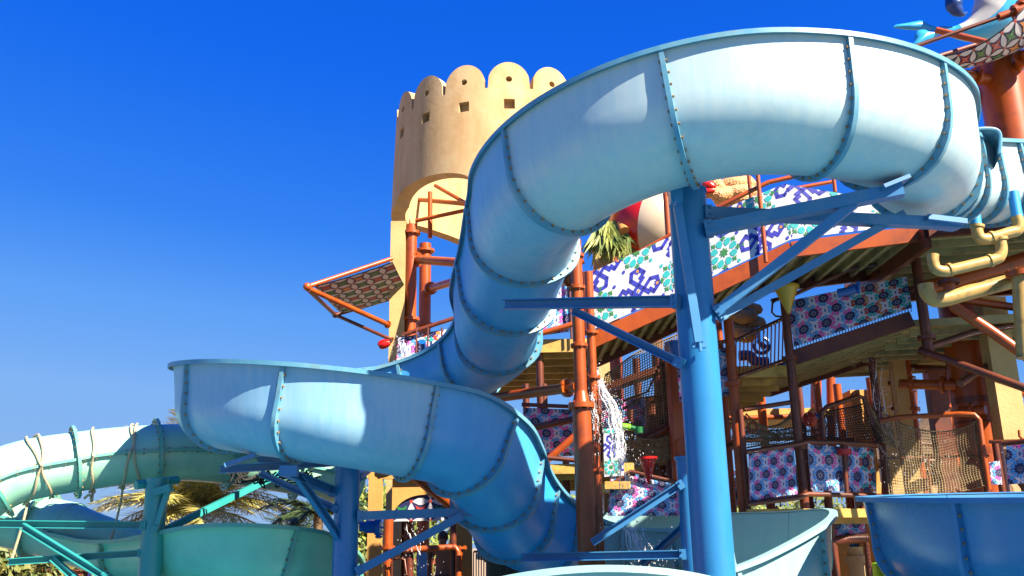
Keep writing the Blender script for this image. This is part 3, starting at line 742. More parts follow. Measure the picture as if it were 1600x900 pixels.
l1 = empty('platform', at(865, 740, 16.5), 'low platform with two pink and blue panels left of the tall orange column', 'platform')
panel('patterned_panel', at(826, 715, 16.2), at(902, 712, 16.2), at(902, 640, 16.2), at(818, 637, 16.2), 'rosette', .42, l1)
m_ = MB(); rail(m_, [(815, 632, 16.1), (905, 636, 16.1)], .035); m_.build('handrail', RUSTD, l1)
m_ = MB(); rail(m_, [(835, 668, 15.8), (912, 652, 15.8)], .06); m_.build('cross_pipe', RUSTD, l1)
m_ = MB(); rail(m_, [(840, 732, 15.7), (905, 675, 15.7)], .06); m_.build('cross_pipe', RUST, l1)
A_, B_ = at(850, 728, 15.6), at(990, 732, 15.6); B_.z = A_.z
deck(l1, (A_, B_, B_+V((0, 4, 0)), A_+V((0, 4, 0))), .1, 5, DECK, ribs='x')
m_ = MB(); m_.bar(A_+V((0, -.05, -.06)), B_+V((0, -.05, -.06)), .05, .16); m_.build('edge_beam', DECK, l1, 0)
m_ = MB(); rail(m_, [(855, 715, 15.5), (925, 722, 15.5)], .04); m_.build('lower_rail', RUSTD, l1)
for px in (828, 858, 890):
    m_ = MB(); post(m_, px, 900, 600 if px != 890 else 720, 16.6, .06); m_.build('post', RUSTD, l1)
panel('patterned_panel', at(944, 745, 15.3), at(975, 743, 15.3), at(975, 668, 15.3), at(943, 670, 15.3), 'knot', .33, l1, label='slim light blue knot panel behind the falling water')
A_, B_ = at(945, 752, 15.3), at(985, 752, 15.3)
m_ = MB(); m_.quadslab(A_, B_, B_+V((0, 1.5, 0)), A_+V((0, 1.5, 0)), .12); m_.build('step', DECK, l1, 0)
panel('patterned_panel', at(950, 806, 15.6), at(1066, 806, 15.6), at(1064, 758, 15.6), at(955, 738, 15.6), 'rosette', .44, l1, label='wide pink and blue panel behind the splash pool')
m_ = MB(); rail(m_, [(950, 760, 15.5), (985, 736, 15.5), (1064, 755, 15.5)], .03); m_.build('handrail', RUSTD, l1)
# panel far left under the tower, behind the lower bend
lt = empty('platform', at(665, 580, 19.5), 'small balcony with red, white and blue panel at the foot of the cream pillar', 'platform')
panel('patterned_panel', at(618, 588, 19), at(700, 600, 19), at(710, 512, 19), at(622, 528, 19), 'rosette', .55, lt, tone='mix')
m_ = MB(); rail(m_, [(628, 524, 18.9), (725, 492, 18.9)], .045); m_.build('handrail', RUSTD, lt)
for px in (650, 668, 690):
    m_ = MB(); post(m_, px, 590, 512, 18.8, .018); m_.build('rail_bar', RUSTD, lt)
m_ = MB(); c = at(662, 552, 18.7); m_.tube(c, c+V((.0, -.3, .18)), .07, 10); m_.tube(c+V((-.12, 0, -.12)), c+V((.1, 0, .1)), .06, 10)
m_.build('water_cannon', BLUEP, label='small blue water cannon on the balcony under the tower', cat='water cannon')
m_ = MB(); c = at(600, 539, 18.9); m_.poly([c+V((-.11, 0, -.03)), c+V((-.06, 0, 0)), c+V((.03, 0, .03)), c+V((.12, 0, .05))], [.06, .1, .1, .06], 14)
m_.build('nozzle', RED, label='small red nozzle poking out left of the cream pillar', cat='nozzle')

# left shade sail on its frame
ss = empty('shade_sail', at(560, 460, 20), 'triangular patterned shade on an orange pipe frame, jutting left from the tower pillar', 'shade')
def sail(root, A, B, C_, D, s, sag=.05): panel('sail_cloth', A, B, C_, D, 'circles', s, root, front=(0, -1, -1), sag=sag)
sail(ss, at(533, 489, 20.3), at(640, 460, 21.0), at(614, 410, 18.6), at(492, 448, 18.1), .36)
tip = at(480, 448, 18); m_ = MB(); m_.sphere(tip, .085, 12, 8); m_.tube(tip, at(612, 404, 19.2), .05); m_.build('frame_pipe', RUST, ss)
for a, b, r in (((480, 450, 18), (606, 507, 19.8), .055), ((482, 453, 18), (524, 492, 20.3), .045), ((524, 492, 20.3), (612, 531, 20.1), .04), ((524, 492, 20.3), (640, 458, 21), .045)):
    m_ = MB(); m_.tube(at(*a), at(*b), r, 10); m_.flange(at(*b), at(*b)-at(*a), r*1.6, .02, 0, 10, 0); m_.build('frame_pipe', RUST if r > .05 else RUSTD, ss)

# ---------------------------------------------------------------- right-hand play structure
def rbar(parent, name, pts, r, mat=RUST, n=10, caps=True):
    m_ = MB(); m_.poly([at(*p) for p in pts], r, n); return m_.build(name, mat, parent)
# level two deck with bar railing, pink stair panel
p2 = empty('platform', at(1200, 620, 16), 'upper platform with a barred railing and a pink and blue panel, yellow underside', 'platform')
zd = zat(1234, 578, 16)
A_ = at(1100, 604, 16); B_ = at(1238, 578, 16); A_.z = B_.z = zd
deck(p2, (A_, B_, B_+V((.2, 4.6, 0)), A_+V((0, 4.6, 0))), .1, 7, DECK, ribs='x')
m_ = MB(); m_.bar(A_+V((0, -.04, -.03)), B_+V((0, -.04, -.03)), .05, .2); m_.build('edge_beam', DECK, p2, 0)
a0, a1, b0, b1 = at(1150, 592, 15.9), at(1150, 532, 15.9), at(1236, 572, 15.9), at(1236, 492, 15.9)
a0, b0 = at(1150, 590, 15.9), at(1234, 560, 15.9)
m_ = MB(); bars(m_, (a0, a1), (b0, b1), 14, .013); m_.build('railing_bars', RUST, p2)
m_ = MB(); m_.tube(a1, b1, .035, 10); m_.build('handrail', RUSTD, p2)
m_ = MB(); m_.tube(a0, b0, .035, 10); m_.build('lower_rail', RUSTD, p2)
panel('patterned_panel', at(1152, 606, 16.5), at(1240, 580, 16.5), at(1240, 562, 16.5), at(1152, 585, 16.5), 'rosette', .4, p2, tone='blue')
panel('patterned_panel', at(1104, 628, 15.9), at(1142, 616, 15.9), at(1142, 540, 15.9), at(1102, 552, 15.9), 'rosette', .42, p2, tone='blue')
m_ = MB(); rail(m_, [(1060, 548, 15.8), (1150, 530, 15.8)], .035); m_.build('handrail', RUSTD, p2)
# pink stair
n0, n1, n2 = at(1240, 548, 15.8), at(1424, 487, 15.2), at(1500, 476, 15.0)
for a, b in ((n0, n1),):
    m_ = MB(); m_.bar(a-V((0, 0, .12)), b-V((0, 0, .12)), .06, .26); m_.build('stringer', RUSTD, p2, 0)
    m_ = MB(); m_.bar(a+V((.3, 3.0, -.2)), b+V((.3, 3.0, -.2)), .06, .3); m_.build('stringer', RUSTD, p2, 0)
    deck(p2, (a+V((0, .05, -.1)), b+V((0, .05, -.1)), b+V((.3, 3.0, -.1)), a+V((.3, 3.0, -.1))), .05, 9, OLIVE, ribs='x')
panel('patterned_panel', n0+V((0, -.05, .06)), n1+V((0, -.05, .06)), V((n1.x, n1.y, zat(1418, 432, 15.2))), V((n0.x, n0.y, zat(1236, 470, 15.8))), 'rosette', .50, p2, tone='mix')
m_ = MB(); bars(m_, (n0, n0+V((0, 0, .12))), (n1, n1+V((0, 0, .12))), 40, .008); m_.build('railing_bars', RUSTD, p2)
rbar(p2, 'handrail', [(1205, 470, 15.8), (1237, 462, 15.8), (1330, 420, 15.5), (1424, 405, 15.2)], .035, RUSTD)
rbar(p2, 'rail_loop', [(1232, 496, 15.7), (1212, 494, 15.7), (1206, 488, 15.7), (1207, 474, 15.7), (1214, 468, 15.7), (1232, 466, 15.7)], .018, RUSTD)
# level 2 right: dark underside going right
A_, B_ = at(1424, 500, 15.2), at(1720, 440, 14.6); B_.z = A_.z
deck(p2, (A_, B_, B_+V((0, 4.5, 0)), A_+V((0, 4.5, 0))), .12, 8, OLIVE, ribs='x')
# landing upper right, big underside
up_ = empty('platform', at(1560, 380, 13.8), 'high platform at the right edge with a stained olive underside and pipes below it', 'platform')
A_, B_ = at(1447, 356, 13.6), at(1800, 300, 13.0); B_.z = A_.z = A_.z+.05
deck(up_, (A_, B_, B_+V((0, 3.4, 0)), A_+V((0, 3.4, 0))), .06, 7, OLIVE, ribs='x')
m_ = MB(); m_.bar(A_+V((0, -.05, -.08)), B_+V((0, -.05, -.08)), .07, .28); m_.build('edge_beam', RUSTD, up_, 0)
m_ = MB(); m_.bar(A_+V((-.1, 3.4, -.2)), B_+V((0, 3.4, -.2)), .1, .4); m_.build('edge_beam', RUSTD, up_, 0)
m_ = MB(); m_.bar(A_+V((0, 0, -.2)), A_+V((0, 3.4, -.2)), .1, .34); m_.build('edge_beam', RUSTD, up_, 0)
rbar(up_, 'main_pipe', [(1440, 452, 14.8), (1500, 436, 14.6), (1610, 402, 14.2)], .12, RUST, 14)
rbar(up_, 'brace_pipe', [(1482, 440, 13.9), (1484, 462, 13.9), (1492, 480, 13.9), (1545, 515, 13.8), (1625, 572, 13.7)], .085, RUST, 14)
m_ = MB(); c = at(1482, 441, 13.9); m_.flange(c, (0, 0, 1), .16, .03, 0, 16, 8); m_.build('pipe_flange', RUSTD, up_)
rbar(up_, 'cross_bar', [(1490, 466, 15.2), (1625, 486, 15.0)], .065, RUST)
# posts of the play structure
def stpost(px, yb, yt, Y, r, label, mat=RUSTD, fls=(), z0=0.0):
    a = at(px, (yb+yt)/2, Y); m_ = MB(); zt = zat(px, yt, Y); m_.tube((a.x, a.y, z0), (a.x, a.y, zt), r, 14)
    for y in fls: m_.flange((a.x, a.y, zat(px, y, Y)), (0, 0, 1), r*1.75, .03, 0, 14, 6)
    return m_.build('steel_post', mat, label=label, cat='post', group='dark steel posts carrying the play structure')
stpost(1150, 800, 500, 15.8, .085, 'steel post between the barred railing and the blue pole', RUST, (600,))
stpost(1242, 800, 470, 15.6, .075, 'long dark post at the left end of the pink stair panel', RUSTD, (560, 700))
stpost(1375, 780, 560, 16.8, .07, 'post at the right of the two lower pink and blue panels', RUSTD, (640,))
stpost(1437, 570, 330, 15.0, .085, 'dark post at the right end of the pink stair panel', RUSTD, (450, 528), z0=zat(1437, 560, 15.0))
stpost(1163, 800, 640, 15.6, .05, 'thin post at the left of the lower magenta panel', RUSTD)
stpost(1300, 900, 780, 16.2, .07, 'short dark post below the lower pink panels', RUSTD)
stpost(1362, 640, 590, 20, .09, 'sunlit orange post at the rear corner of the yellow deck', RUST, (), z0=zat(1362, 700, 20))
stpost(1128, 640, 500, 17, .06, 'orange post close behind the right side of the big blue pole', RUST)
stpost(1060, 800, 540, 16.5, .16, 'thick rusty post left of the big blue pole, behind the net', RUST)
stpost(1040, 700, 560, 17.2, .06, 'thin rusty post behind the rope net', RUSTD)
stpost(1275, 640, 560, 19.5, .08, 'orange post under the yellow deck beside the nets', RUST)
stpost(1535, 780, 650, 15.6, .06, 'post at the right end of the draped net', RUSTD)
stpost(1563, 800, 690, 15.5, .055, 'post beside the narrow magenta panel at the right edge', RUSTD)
# diagonal brace from post to the lower right
dbp = empty('pipe_bracing', at(1437, 540, 14.9), 'long dark pipe brace running down to the right from the post', 'pipe brace')
rbar(dbp, 'diagonal_pipe', [(1437, 548, 14.95), (1480, 562, 14.6), (1625, 615, 13.9)], .065, RUSTD)
rbar(dbp, 'upper_pipe', [(1442, 545, 15), (1520, 520, 15.2), (1625, 500, 15)], .06, RUSTD)
rbar(dbp, 'short_strut', [(1500, 600, 15), (1560, 560, 16)], .06, RUSTD)

# level three: panels, rails, decks
p3 = empty('platform', at(1270, 790, 15.8), 'lower platform with pink and blue panels and rope sides, right of the big blue pole', 'platform')
zd = zat(1250, 798, 15.4)
A_, B_, C_ = at(1165, 800, 15.2), at(1252, 798, 15.4), at(1385, 782, 16.2); A_.z = B_.z = C_.z = zd
deck(p3, (A_, B_, B_+V((.2, 4, 0)), A_+V((0, 4, 0))), .1, 5, DECK, ribs='x')
deck(p3, (B_+V((.01, 0, .01)), C_, C_+V((.2, 3, 0)), B_+V((.21, 4, .01))), .1, 5, DECK, ribs='x')
for a, b in ((A_, B_), (B_, C_)):
    m_ = MB(); m_.bar(a+V((0, -.06, -.04)), b+V((0, -.06, -.04)), .04, .14); m_.build('edge_beam', DECK, p3, 0)
panel('patterned_panel', at(1172, 782, 15.1), at(1246, 772, 15.3), at(1240, 699, 15.3), at(1170, 708, 15.1), 'rosette', .38, p3)
panel('patterned_panel', at(1268, 766, 15.5), at(1322, 768, 15.8), at(1320, 698, 15.8), at(1262, 695, 15.5), 'rosette', .50, p3, tone='blue')
panel('patterned_panel', at(1326, 768, 15.85), at(1369, 770, 16.1), at(1364, 699, 16.1), at(1325, 698, 15.85), 'rosette', .50, p3, tone='mix')
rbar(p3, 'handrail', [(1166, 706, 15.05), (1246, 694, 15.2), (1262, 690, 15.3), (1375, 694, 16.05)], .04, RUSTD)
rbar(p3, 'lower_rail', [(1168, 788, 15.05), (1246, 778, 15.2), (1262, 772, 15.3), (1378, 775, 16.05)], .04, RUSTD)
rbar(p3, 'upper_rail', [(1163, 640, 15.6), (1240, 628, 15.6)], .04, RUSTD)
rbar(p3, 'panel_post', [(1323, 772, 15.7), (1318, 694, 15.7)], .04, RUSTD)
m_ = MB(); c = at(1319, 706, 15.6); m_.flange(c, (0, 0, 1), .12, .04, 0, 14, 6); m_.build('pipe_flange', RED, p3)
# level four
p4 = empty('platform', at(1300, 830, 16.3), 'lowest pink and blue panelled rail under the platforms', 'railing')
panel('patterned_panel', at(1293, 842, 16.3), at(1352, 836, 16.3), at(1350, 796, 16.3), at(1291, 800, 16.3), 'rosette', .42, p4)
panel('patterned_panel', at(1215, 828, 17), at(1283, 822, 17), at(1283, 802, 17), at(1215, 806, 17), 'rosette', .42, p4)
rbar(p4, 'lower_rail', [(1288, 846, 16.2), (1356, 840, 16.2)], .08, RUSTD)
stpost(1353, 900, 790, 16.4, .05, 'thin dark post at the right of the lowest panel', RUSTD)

# right edge panels
p5 = empty('platform', at(1580, 750, 15), 'small railing with magenta and blue panels cut by the right edge of the photo', 'railing')
panel('patterned_panel', at(1575, 757, 14.8), at(1640, 752, 14.4), at(1640, 690, 14.4), at(1572, 697, 14.8), 'rosette', .46, p5, tone='blue')
panel('patterned_panel', at(1549, 757, 15.2), at(1566, 757, 15.2), at(1562, 720, 15.2), at(1546, 722, 15.2), 'rosette', .36, p5)
rbar(p5, 'handrail', [(1566, 694, 14.9), (1640, 684, 14.4)], .045, RUSTD)
rbar(p5, 'handrail', [(1545, 690, 15.3), (1566, 690, 15.2)], .03, RUSTD)
rbar(p5, 'rail_loop', [(1592, 672, 14.8), (1593, 682, 14.8), (1598, 686, 14.8)], .02, RUST)

# big orange column
def bigcol(px, py, Y, r, ytop, label):
    p = at(px, py, Y); bc = empty('steel_column', (p.x, Y, 0), label, 'column', 'orange steel columns')
    m_ = MB(); zt = zat(px, ytop, Y); m_.tube((p.x, Y, 0), (p.x, Y, zt), r, 40); m_.build('tube', RUST, bc); return bc, p.x
bc, bx = bigcol(1517, 600, 16.5, .36, 345, 'very thick orange column standing behind the draped rope net')
m_ = MB(); m_.tube((bx, 16.5, zat(1515, 632, 16.5)), (bx, 16.5, zat(1515, 622, 16.5)), .367, 40); m_.build('clamp_band', RUSTD, bc)
m_ = MB(); m_.tube((bx, 16.5, zat(1515, 663, 16.5)), (bx, 16.5, zat(1515, 659, 16.5)), .367, 40); m_.build('clamp_band', RUSTD, bc)
m_ = MB(); a = V((bx-.3, 16.4, zat(1500, 603, 16.5))); pipe(m_, at(1406, 600, 17), a, .09); m_.build('side_arm', RUST, bc)
m_ = MB(); a = V((bx+.3, 16.4, zat(1530, 605, 16.5))); pipe(m_, a, at(1625, 618, 17), .09); m_.build('side_arm', RUST, bc)
m_ = MB(); a = V((bx-.3, 16.6, zat(1500, 575, 16.5))); pipe(m_, at(1415, 573, 18.5), a, .06, False); m_.build('side_arm', RUSTD, bc)
bc, bx = bigcol(1563, 120, 15.8, .395, 74, 'very thick orange column top rising behind the right end of the big slide, below the dolphin')
m_ = MB(); m_.tube((bx+.10, 15.38, zat(1575, 84, 15.8)), (bx+.10, 15.42, zat(1575, 84, 15.8)), .035, 12); m_.build('hole_plug', RUSTD, bc)
m_ = MB(); a = V((bx-.33, 15.65, zat(1545, 130, 15.8))); pipe(m_, a, at(1440, 106, 15.2), .11, ends=(1, 0)); m_.build('side_arm', RUST, bc)
m_ = MB(); a = V((bx-.33, 15.9, zat(1545, 147, 15.8))); pipe(m_, a, at(1470, 162, 17), .10, ends=(1, 0)); m_.build('side_arm', RUSTD, bc)
m_ = MB(); a = V((bx+.15, 15.45, zat(1577, 120, 15.8))); pipe(m_, a, at(1625, 55, 14.6), .10, ends=(1, 0)); m_.build('side_arm', RUST, bc)
# rear cream pillars
for k, (px, y0, y1, Y, w_, lb) in enumerate(((1406, 660, 545, 18, .25, 'cream pillar just left of the rear orange pipes'), (1381, 660, 552, 19, .22, 'shaded cream pillar further left, behind falling water'), (1460, 650, 540, 19, .34, 'narrow shaded pillar left of the thick orange column'))):
    a = at(px, (y0+y1)/2, Y); t = empty('pillar', (a.x, a.y, 0), lb, 'pillar', 'rear pillars behind the nets')
    m_ = MB(); m_.bar((a.x, a.y, 0), (a.x, a.y, zat(px, y1, Y)), w_, w_*.8); m_.build('shaft', CREAMP if k < 2 else RUSTD, t, 0)
    m_ = MB(); m_.tube((a.x+w_*.75, a.y, 0), (a.x+w_*.75, a.y, zat(px, y1, Y)), .08, 12)
    for y in (560, 600, 640): m_.flange((a.x+w_*.75, a.y, zat(px, y, Y)), (0, 0, 1), .14, .03, 0, 12, 6)
    m_.build('steel_tube', RUSTD if k else RUST, t)
t = empty('pillar', at(1567, 690, 15.6), 'hanging sunlit cream pillar with a slanted foot in front of the thatch', 'pillar')
a, b = at(1578, 688, 15.6), at(1551, 520, 15.6); m_ = MB(); m_.bar((at(1567, 600, 15.6).x, 15.6, a.z), (at(1567, 600, 15.6).x, 15.6, b.z+.6), .42, .30); m_.build('shaft', CREAMP, t, 0)
m_ = MB(); pipe(m_, at(1540, 640, 15.9), at(1500, 643, 16.2), .08, ends=(1, 0)); m_.build('bracket', RUST, t)
# thatched roof at the right
t = empty('thatched_hut', (at(1575, 650, 26).x, 26, 0), 'brown thatched roof rising behind the thick orange column', 'hut')
m_ = MB(); c = at(1535, 585, 26); zb_ = zat(1540, 720, 26); m_.lathe((c.x-.3, 26, 0), [(.05, c.z), (1.0, c.z-.9), (3.6, zb_), (3.5, zb_-.15)], 40); m_.build('roof', THATCH, t)
m_ = MB(); m_.lathe((c.x-.3, 26, 0), [(2.6, zb_), (2.6, 0)], 30); m_.build('wall', WOOD, t)
# clutter seen through the nets: rear deck, rails
t = empty('pipework', at(1450, 690, 20), 'dark steel frame and rails far behind the draped net', 'steel frame')
for pts, r in (([(1385, 800, 20), (1385, 560, 20)], .1), ([(1430, 800, 20), (1428, 600, 20)], .07), ([(1380, 690, 20), (1560, 700, 20)], .05), ([(1380, 720, 21), (1470, 720, 21)], .05), ([(1455, 790, 20), (1450, 715, 20), (1462, 712, 20), (1500, 740, 20)], .04), ([(1478, 560, 19), (1480, 700, 19), (1500, 730, 19)], .11), ([(1275, 700, 21), (1275, 590, 21)], .12), ([(1300, 700, 21), (1298, 590, 21)], .1)):
    rbar(t, 'frame_pipe', pts, r, RUSTD if r < .1 else RUST)
t = empty('low_wall', at(1480, 770, 24), 'low dark rockwork and cream wall glimpsed under the draped net', 'wall')
m_ = MB(); a = at(1370, 900, 22)
for k in range(26):
    rr = random.Random(k); q = at(1365+k*8.5, 775-rr.uniform(0, 28), 22+rr.uniform(-1, 1)); m_.sphere((q.x, q.y, q.z-.5), .55, 8, 6, 0, (rr.uniform(.6, 1), .8, rr.uniform(.8, 1.3)))
m_.build('rock_face', ROCK, t, 30)
m_ = MB(); q = at(1480, 730, 25); m_.quadslab((q.x-2, 25, q.z), (q.x+2.5, 25, q.z), (q.x+2.5, 26, q.z), (q.x-2, 26, q.z), q.z); m_.build('plaster', WHITEP, t, 0)
for k, (px, py, Y, rd, lb) in enumerate(((1400, 640, 19.5, .5, 'ochre wall block glimpsed behind the left net'), (1340, 640, 20.5, .42, 'sunlit ochre block under the yellow deck'))):
    m_ = MB(); q = at(px, py, Y); m_.bar((q.x, q.y, 0), (q.x, q.y, q.z+.4), rd, .5); m_.build('pillar', OCHRE, label=lb, cat='pillar', smooth=0)

# ---------------------------------------------------------------- rope nets
def net(name, A, B, C_, D, nu, nv, r, mat, parent=None, sag=0.0, bulge=0.0, **kw):
    A, B, C_, D = map(V, (A, B, C_, D)); mb = MB(); n = (B-A).cross(D-A).normalized(); rnd = random.Random(nu*31+nv)
    def P(u, v):
        q = A*(1-u)*(1-v)+B*u*(1-v)+C_*u*v+D*(1-u)*v
        q = q+V((0, 0, -sag*4*u*(1-u)*v))+n*bulge*math.sin(math.pi*u)*math.sin(math.pi*v*.9)
        q = q+V((.012*math.sin(9*u+13*v), 0, .012*math.sin(11*v+7*u)))
        return q
    G = [[P(i/nu, j/nv) for j in range(nv+1)] for i in range(nu+1)]
    for i in range(nu+1): mb.poly(G[i], r, 3, 0, False)
    for j in range(nv+1): mb.poly([G[i][j] for i in range(nu+1)], r*(2.2 if j in (0, nv) else 1), 3, 0, False)
    return mb.build(name, mat, parent, 0, **kw)
nt_ = empty('rope_net', at(1460, 780, 15.6), 'big draped tan rope net with a curved pipe frame, left of the thick orange column', 'rope net', 'rope nets on the play structure')
net('netting', at(1390, 790, 15.6), at(1543, 758, 15.4), at(1528, 655, 15.4), at(1380, 645, 16), 36, 26, .0062, ROPED, nt_, .25, -.15)
rbar(nt_, 'frame_pipe', [(1375, 658, 16), (1405, 652, 15.9), (1500, 647, 15.5), (1522, 648, 15.4), (1530, 656, 15.4), (1545, 765, 15.4)], .045, RUST)
rbar(nt_, 'guard_wire', [(1385, 716, 16.2), (1545, 712, 16)], .02, RUSTD)
nt_ = empty('rope_net', at(1325, 690, 15.8), 'rope net bulging from an arched pipe above the two lower panels', 'rope net', 'rope nets on the play structure')
net('netting', at(1290, 690, 15.8), at(1380, 690, 16.2), at(1352, 628, 16.4), at(1284, 642, 15.8), 22, 14, .0075, ROPEB, nt_, .05)
net('netting', at(1378, 690, 16.2), at(1400, 700, 16.6), at(1390, 648, 17.6), at(1355, 628, 16.4), 14, 14, .0075, ROPED, nt_, .2)
rbar(nt_, 'frame_pipe', [(1288, 690, 15.8), (1283, 645, 15.8), (1292, 636, 15.8), (1340, 619, 16.3), (1350, 622, 16.3), (1372, 690, 16.3)], .045, RUSTD)
nt_ = empty('rope_net', at(1200, 700, 16.2), 'dark rope net slung below the yellow deck above the magenta panel', 'rope net', 'rope nets on the play structure')
net('netting', at(1165, 700, 15.8), at(1245, 690, 15.8), at(1240, 635, 15.8), at(1165, 645, 15.8), 20, 14, .0075, ROPED, nt_, .3)
net('netting', at(1120, 690, 17.8), at(1290, 680, 19), at(1290, 640, 18.5), at(1120, 650, 17.4), 36, 12, .008, ROPEB, nt_, .35)
nt_ = empty('rope_net', at(1000, 700, 17), 'tall tan rope net left of the big blue pole, behind the water jet', 'rope net', 'rope nets on the play structure')
net('netting', at(935, 700, 17), at(1062, 690, 17), at(1062, 520, 17), at(945, 585, 17), 30, 36, .009, ROPED, nt_, -.05, .1)
nt_ = empty('rope_net', at(1000, 720, 16.6), 'lower fold of net below the green nozzle pipe', 'rope net', 'rope nets on the play structure')
net('netting', at(975, 735, 16.6), at(1062, 712, 16.6), at(1060, 668, 16.6), at(975, 672, 16.6), 24, 14, .009, ROPED, nt_, .2)
rbar(nt_, 'hanging_wire', [(1035, 560, 17.2), (1012, 612, 17.2), (940, 640, 17.2)], .02, RUSTD); rbar(nt_, 'hanging_wire', [(1036, 618, 17.2), (1000, 622, 17.2), (950, 655, 17.2)], .02, RUSTD)

# pink railing piece left of blue pole
t = empty('railing', at(1065, 640, 16), 'narrow patterned panel and rust board hugging the left of the blue pole', 'railing')
panel('patterned_panel', at(1062, 628, 15.6), at(1085, 628, 15.6), at(1085, 560, 15.6), at(1058, 572, 15.6), 'rosette', .5, t, tone='mix')
m_ = MB(); m_.quadslab(at(1052, 690, 16.3), at(1095, 660, 16.3), at(1095, 560, 16.3), at(1052, 572, 16.3), .05); m_.build('board', RUST, t, 0)
m_ = MB(); m_.lathe(at(1060, 565, 15.4), [(.01, 0), (.13, .02), (.2, .3), (.21, .3), (.22, .33), (.19, .33), (.18, .3), (.01, .25)], 20); m_.build('bucket', BLUEP, label='blue plastic bucket beside the big blue pole above the brace end', cat='bucket')
t = empty('rear_deck', at(1000, 750, 18), 'dark shaded decks behind the net and the water jet', 'platform')
for (a, b, dy, mt) in (((1000, 715, 17.4), (1150, 690, 17.4), 2.5, OLIVE), ((930, 605, 18), (1060, 560, 18), .6, RUSTD)):
    A_, B_ = at(*a), at(*b); m_ = MB(); m_.quadslab(A_, B_, B_+V((0, dy, 0)), A_+V((0, dy, 0)), .12); m_.build('deck', mt, t, 0)
for pts, r in (([(1020, 800, 18), (1018, 620, 18)], .13), ([(1085, 800, 18), (1080, 640, 18)], .12), ([(990, 800, 18.5), (985, 640, 18.5)], .06), ([(1112, 800, 18), (1108, 640, 18)], .05), ([(950, 735, 17.5), (1065, 700, 17.5)], .05), ([(1000, 690, 16.8), (1062, 660, 16.8)], .09), ([(1105, 700, 17), (1165, 690, 16.4)], .04), ([(935, 800, 18), (932, 590, 18)], .09)):
    rbar(t, 'frame_pipe', pts, r, RUSTD)

# ---------------------------------------------------------------- big blue pole and its arms
def blpost(px, yt, Y, r, label, px2=None):
    a = at(px, (yt+900)/2 if px2 is None else px2, Y); t = empty('support_pole', (a.x, a.y, 0), label, 'pole', 'painted poles carrying the slides')
    zt = zat(px, yt, Y); m_ = MB(); m_.tube((a.x, a.y, 0), (a.x, a.y, zt), r, 48); return t, a, zt, m_
def arm(root, a, b, wd=.1, ht=.13, mat=BLST2, name='bracket_arm', end=True, brk=True):
    m_ = MB(); a, b = at(*a), at(*b); m_.chan(a, b, wd, ht); o = m_.build(name, mat, root, 0)
    if end:
        d = (b-a).normalized(); m_ = MB(); m_.bar(a-d*.03, a+d*.05, wd*1.25, ht*1.2)
        sd = d.cross(V((0, 0, 1))).normalized()
        for q in (-.035, .035): m_.tube(a+d*.02+V((0, 0, q))-sd*(wd*.9), a+d*.02+V((0, 0, q))+sd*(wd*.9), .014, 6, 0)
        m_.build('end_bracket', mat, o, 0)
    return o
BY = 9.6
t, a, zt, m_ = blpost(1073, 301, BY, .205, 'tall thick blue pole standing in front of the play structure', 300)
m_.build('tube', BLST, t)
m_ = MB(); m_.tube((a.x, a.y, zt-.01), (a.x, a.y, zt+.02), .218, 48); m_.build('cap', BLST, t)
m_ = MB(); m_.bar(at(1057, 312, 9.28), at(1092, 535, 9.28), .09, .07, (0, 1, 0)); m_.build('strap_bar', BLST2, t, 0)
m_ = MB(); c = at(1055, 303, 9.2); m_.bar(c-V((0, 0, .12)), c+V((0, 0, .12)), .13, .16); m_.tube(c+V((0, -.1, -.09)), c+V((0, 0.05, -.09)), .04, 8); m_.build('bracket', BLST, t, 0)
m_ = MB(); c = at(1092, 540, 9.3); m_.bar(c-V((.07, 0, 0)), c+V((.07, 0, 0)), .06, .05); m_.tube(c-V((0, .05, .07)), c+V((0, -.05, .02)), .018, 8); m_.build('end_bracket', BLST2, t, 0)
rbar(t, 'hanger_bar', [(1050, 262, 9.3), (1058, 305, 9.3)], .03, BLRIM)
arm(t, (1057, 471, 9.45), (786, 476, 10.7), .09, .12)
arm(t, (1062, 567, 9.45), (893, 484, 10.2), .08, .09)
arm(t, (1103, 333, 9.5), (1498, 350, 9.9), .12, .12)
arm(t, (1106, 358, 9.4), (1410, 297, 8.95), .14, .13)
arm(t, (1122, 486, 9.45), (1335, 318, 9.05), .07, .10)
arm(t, (1126, 494, 9.5), (1412, 334, 9.85), .07, .09)
m_ = MB(); m_.bar(at(1372, 300, 9.0), at(1412, 284, 9.0), .35, .04); m_.build('saddle_plate', BLST2, t, 0)
m_ = MB(); m_.bar(at(1440, 345, 9.85), at(1500, 352, 9.9), .3, .06); m_.build('saddle_plate', BLST2, t, 0)
# smaller blue pole
t, a, zt, m_ = blpost(1078, 716, 11.6, .125, 'shorter blue pole just left of the big blue pole, carrying three struts'); m_.tube((a.x, a.y, zt-.02), (a.x, a.y, zt+.02), .145, 24); m_.build('tube', BLST, t)
arm(t, (1068, 866, 11.5), (815, 871, 11.8), .08, .10); arm(t, (1064, 757, 11.5), (925, 848, 11.6), .07, .09); arm(t, (1070, 822, 11.6), (1000, 885, 12.8), .07, .08)
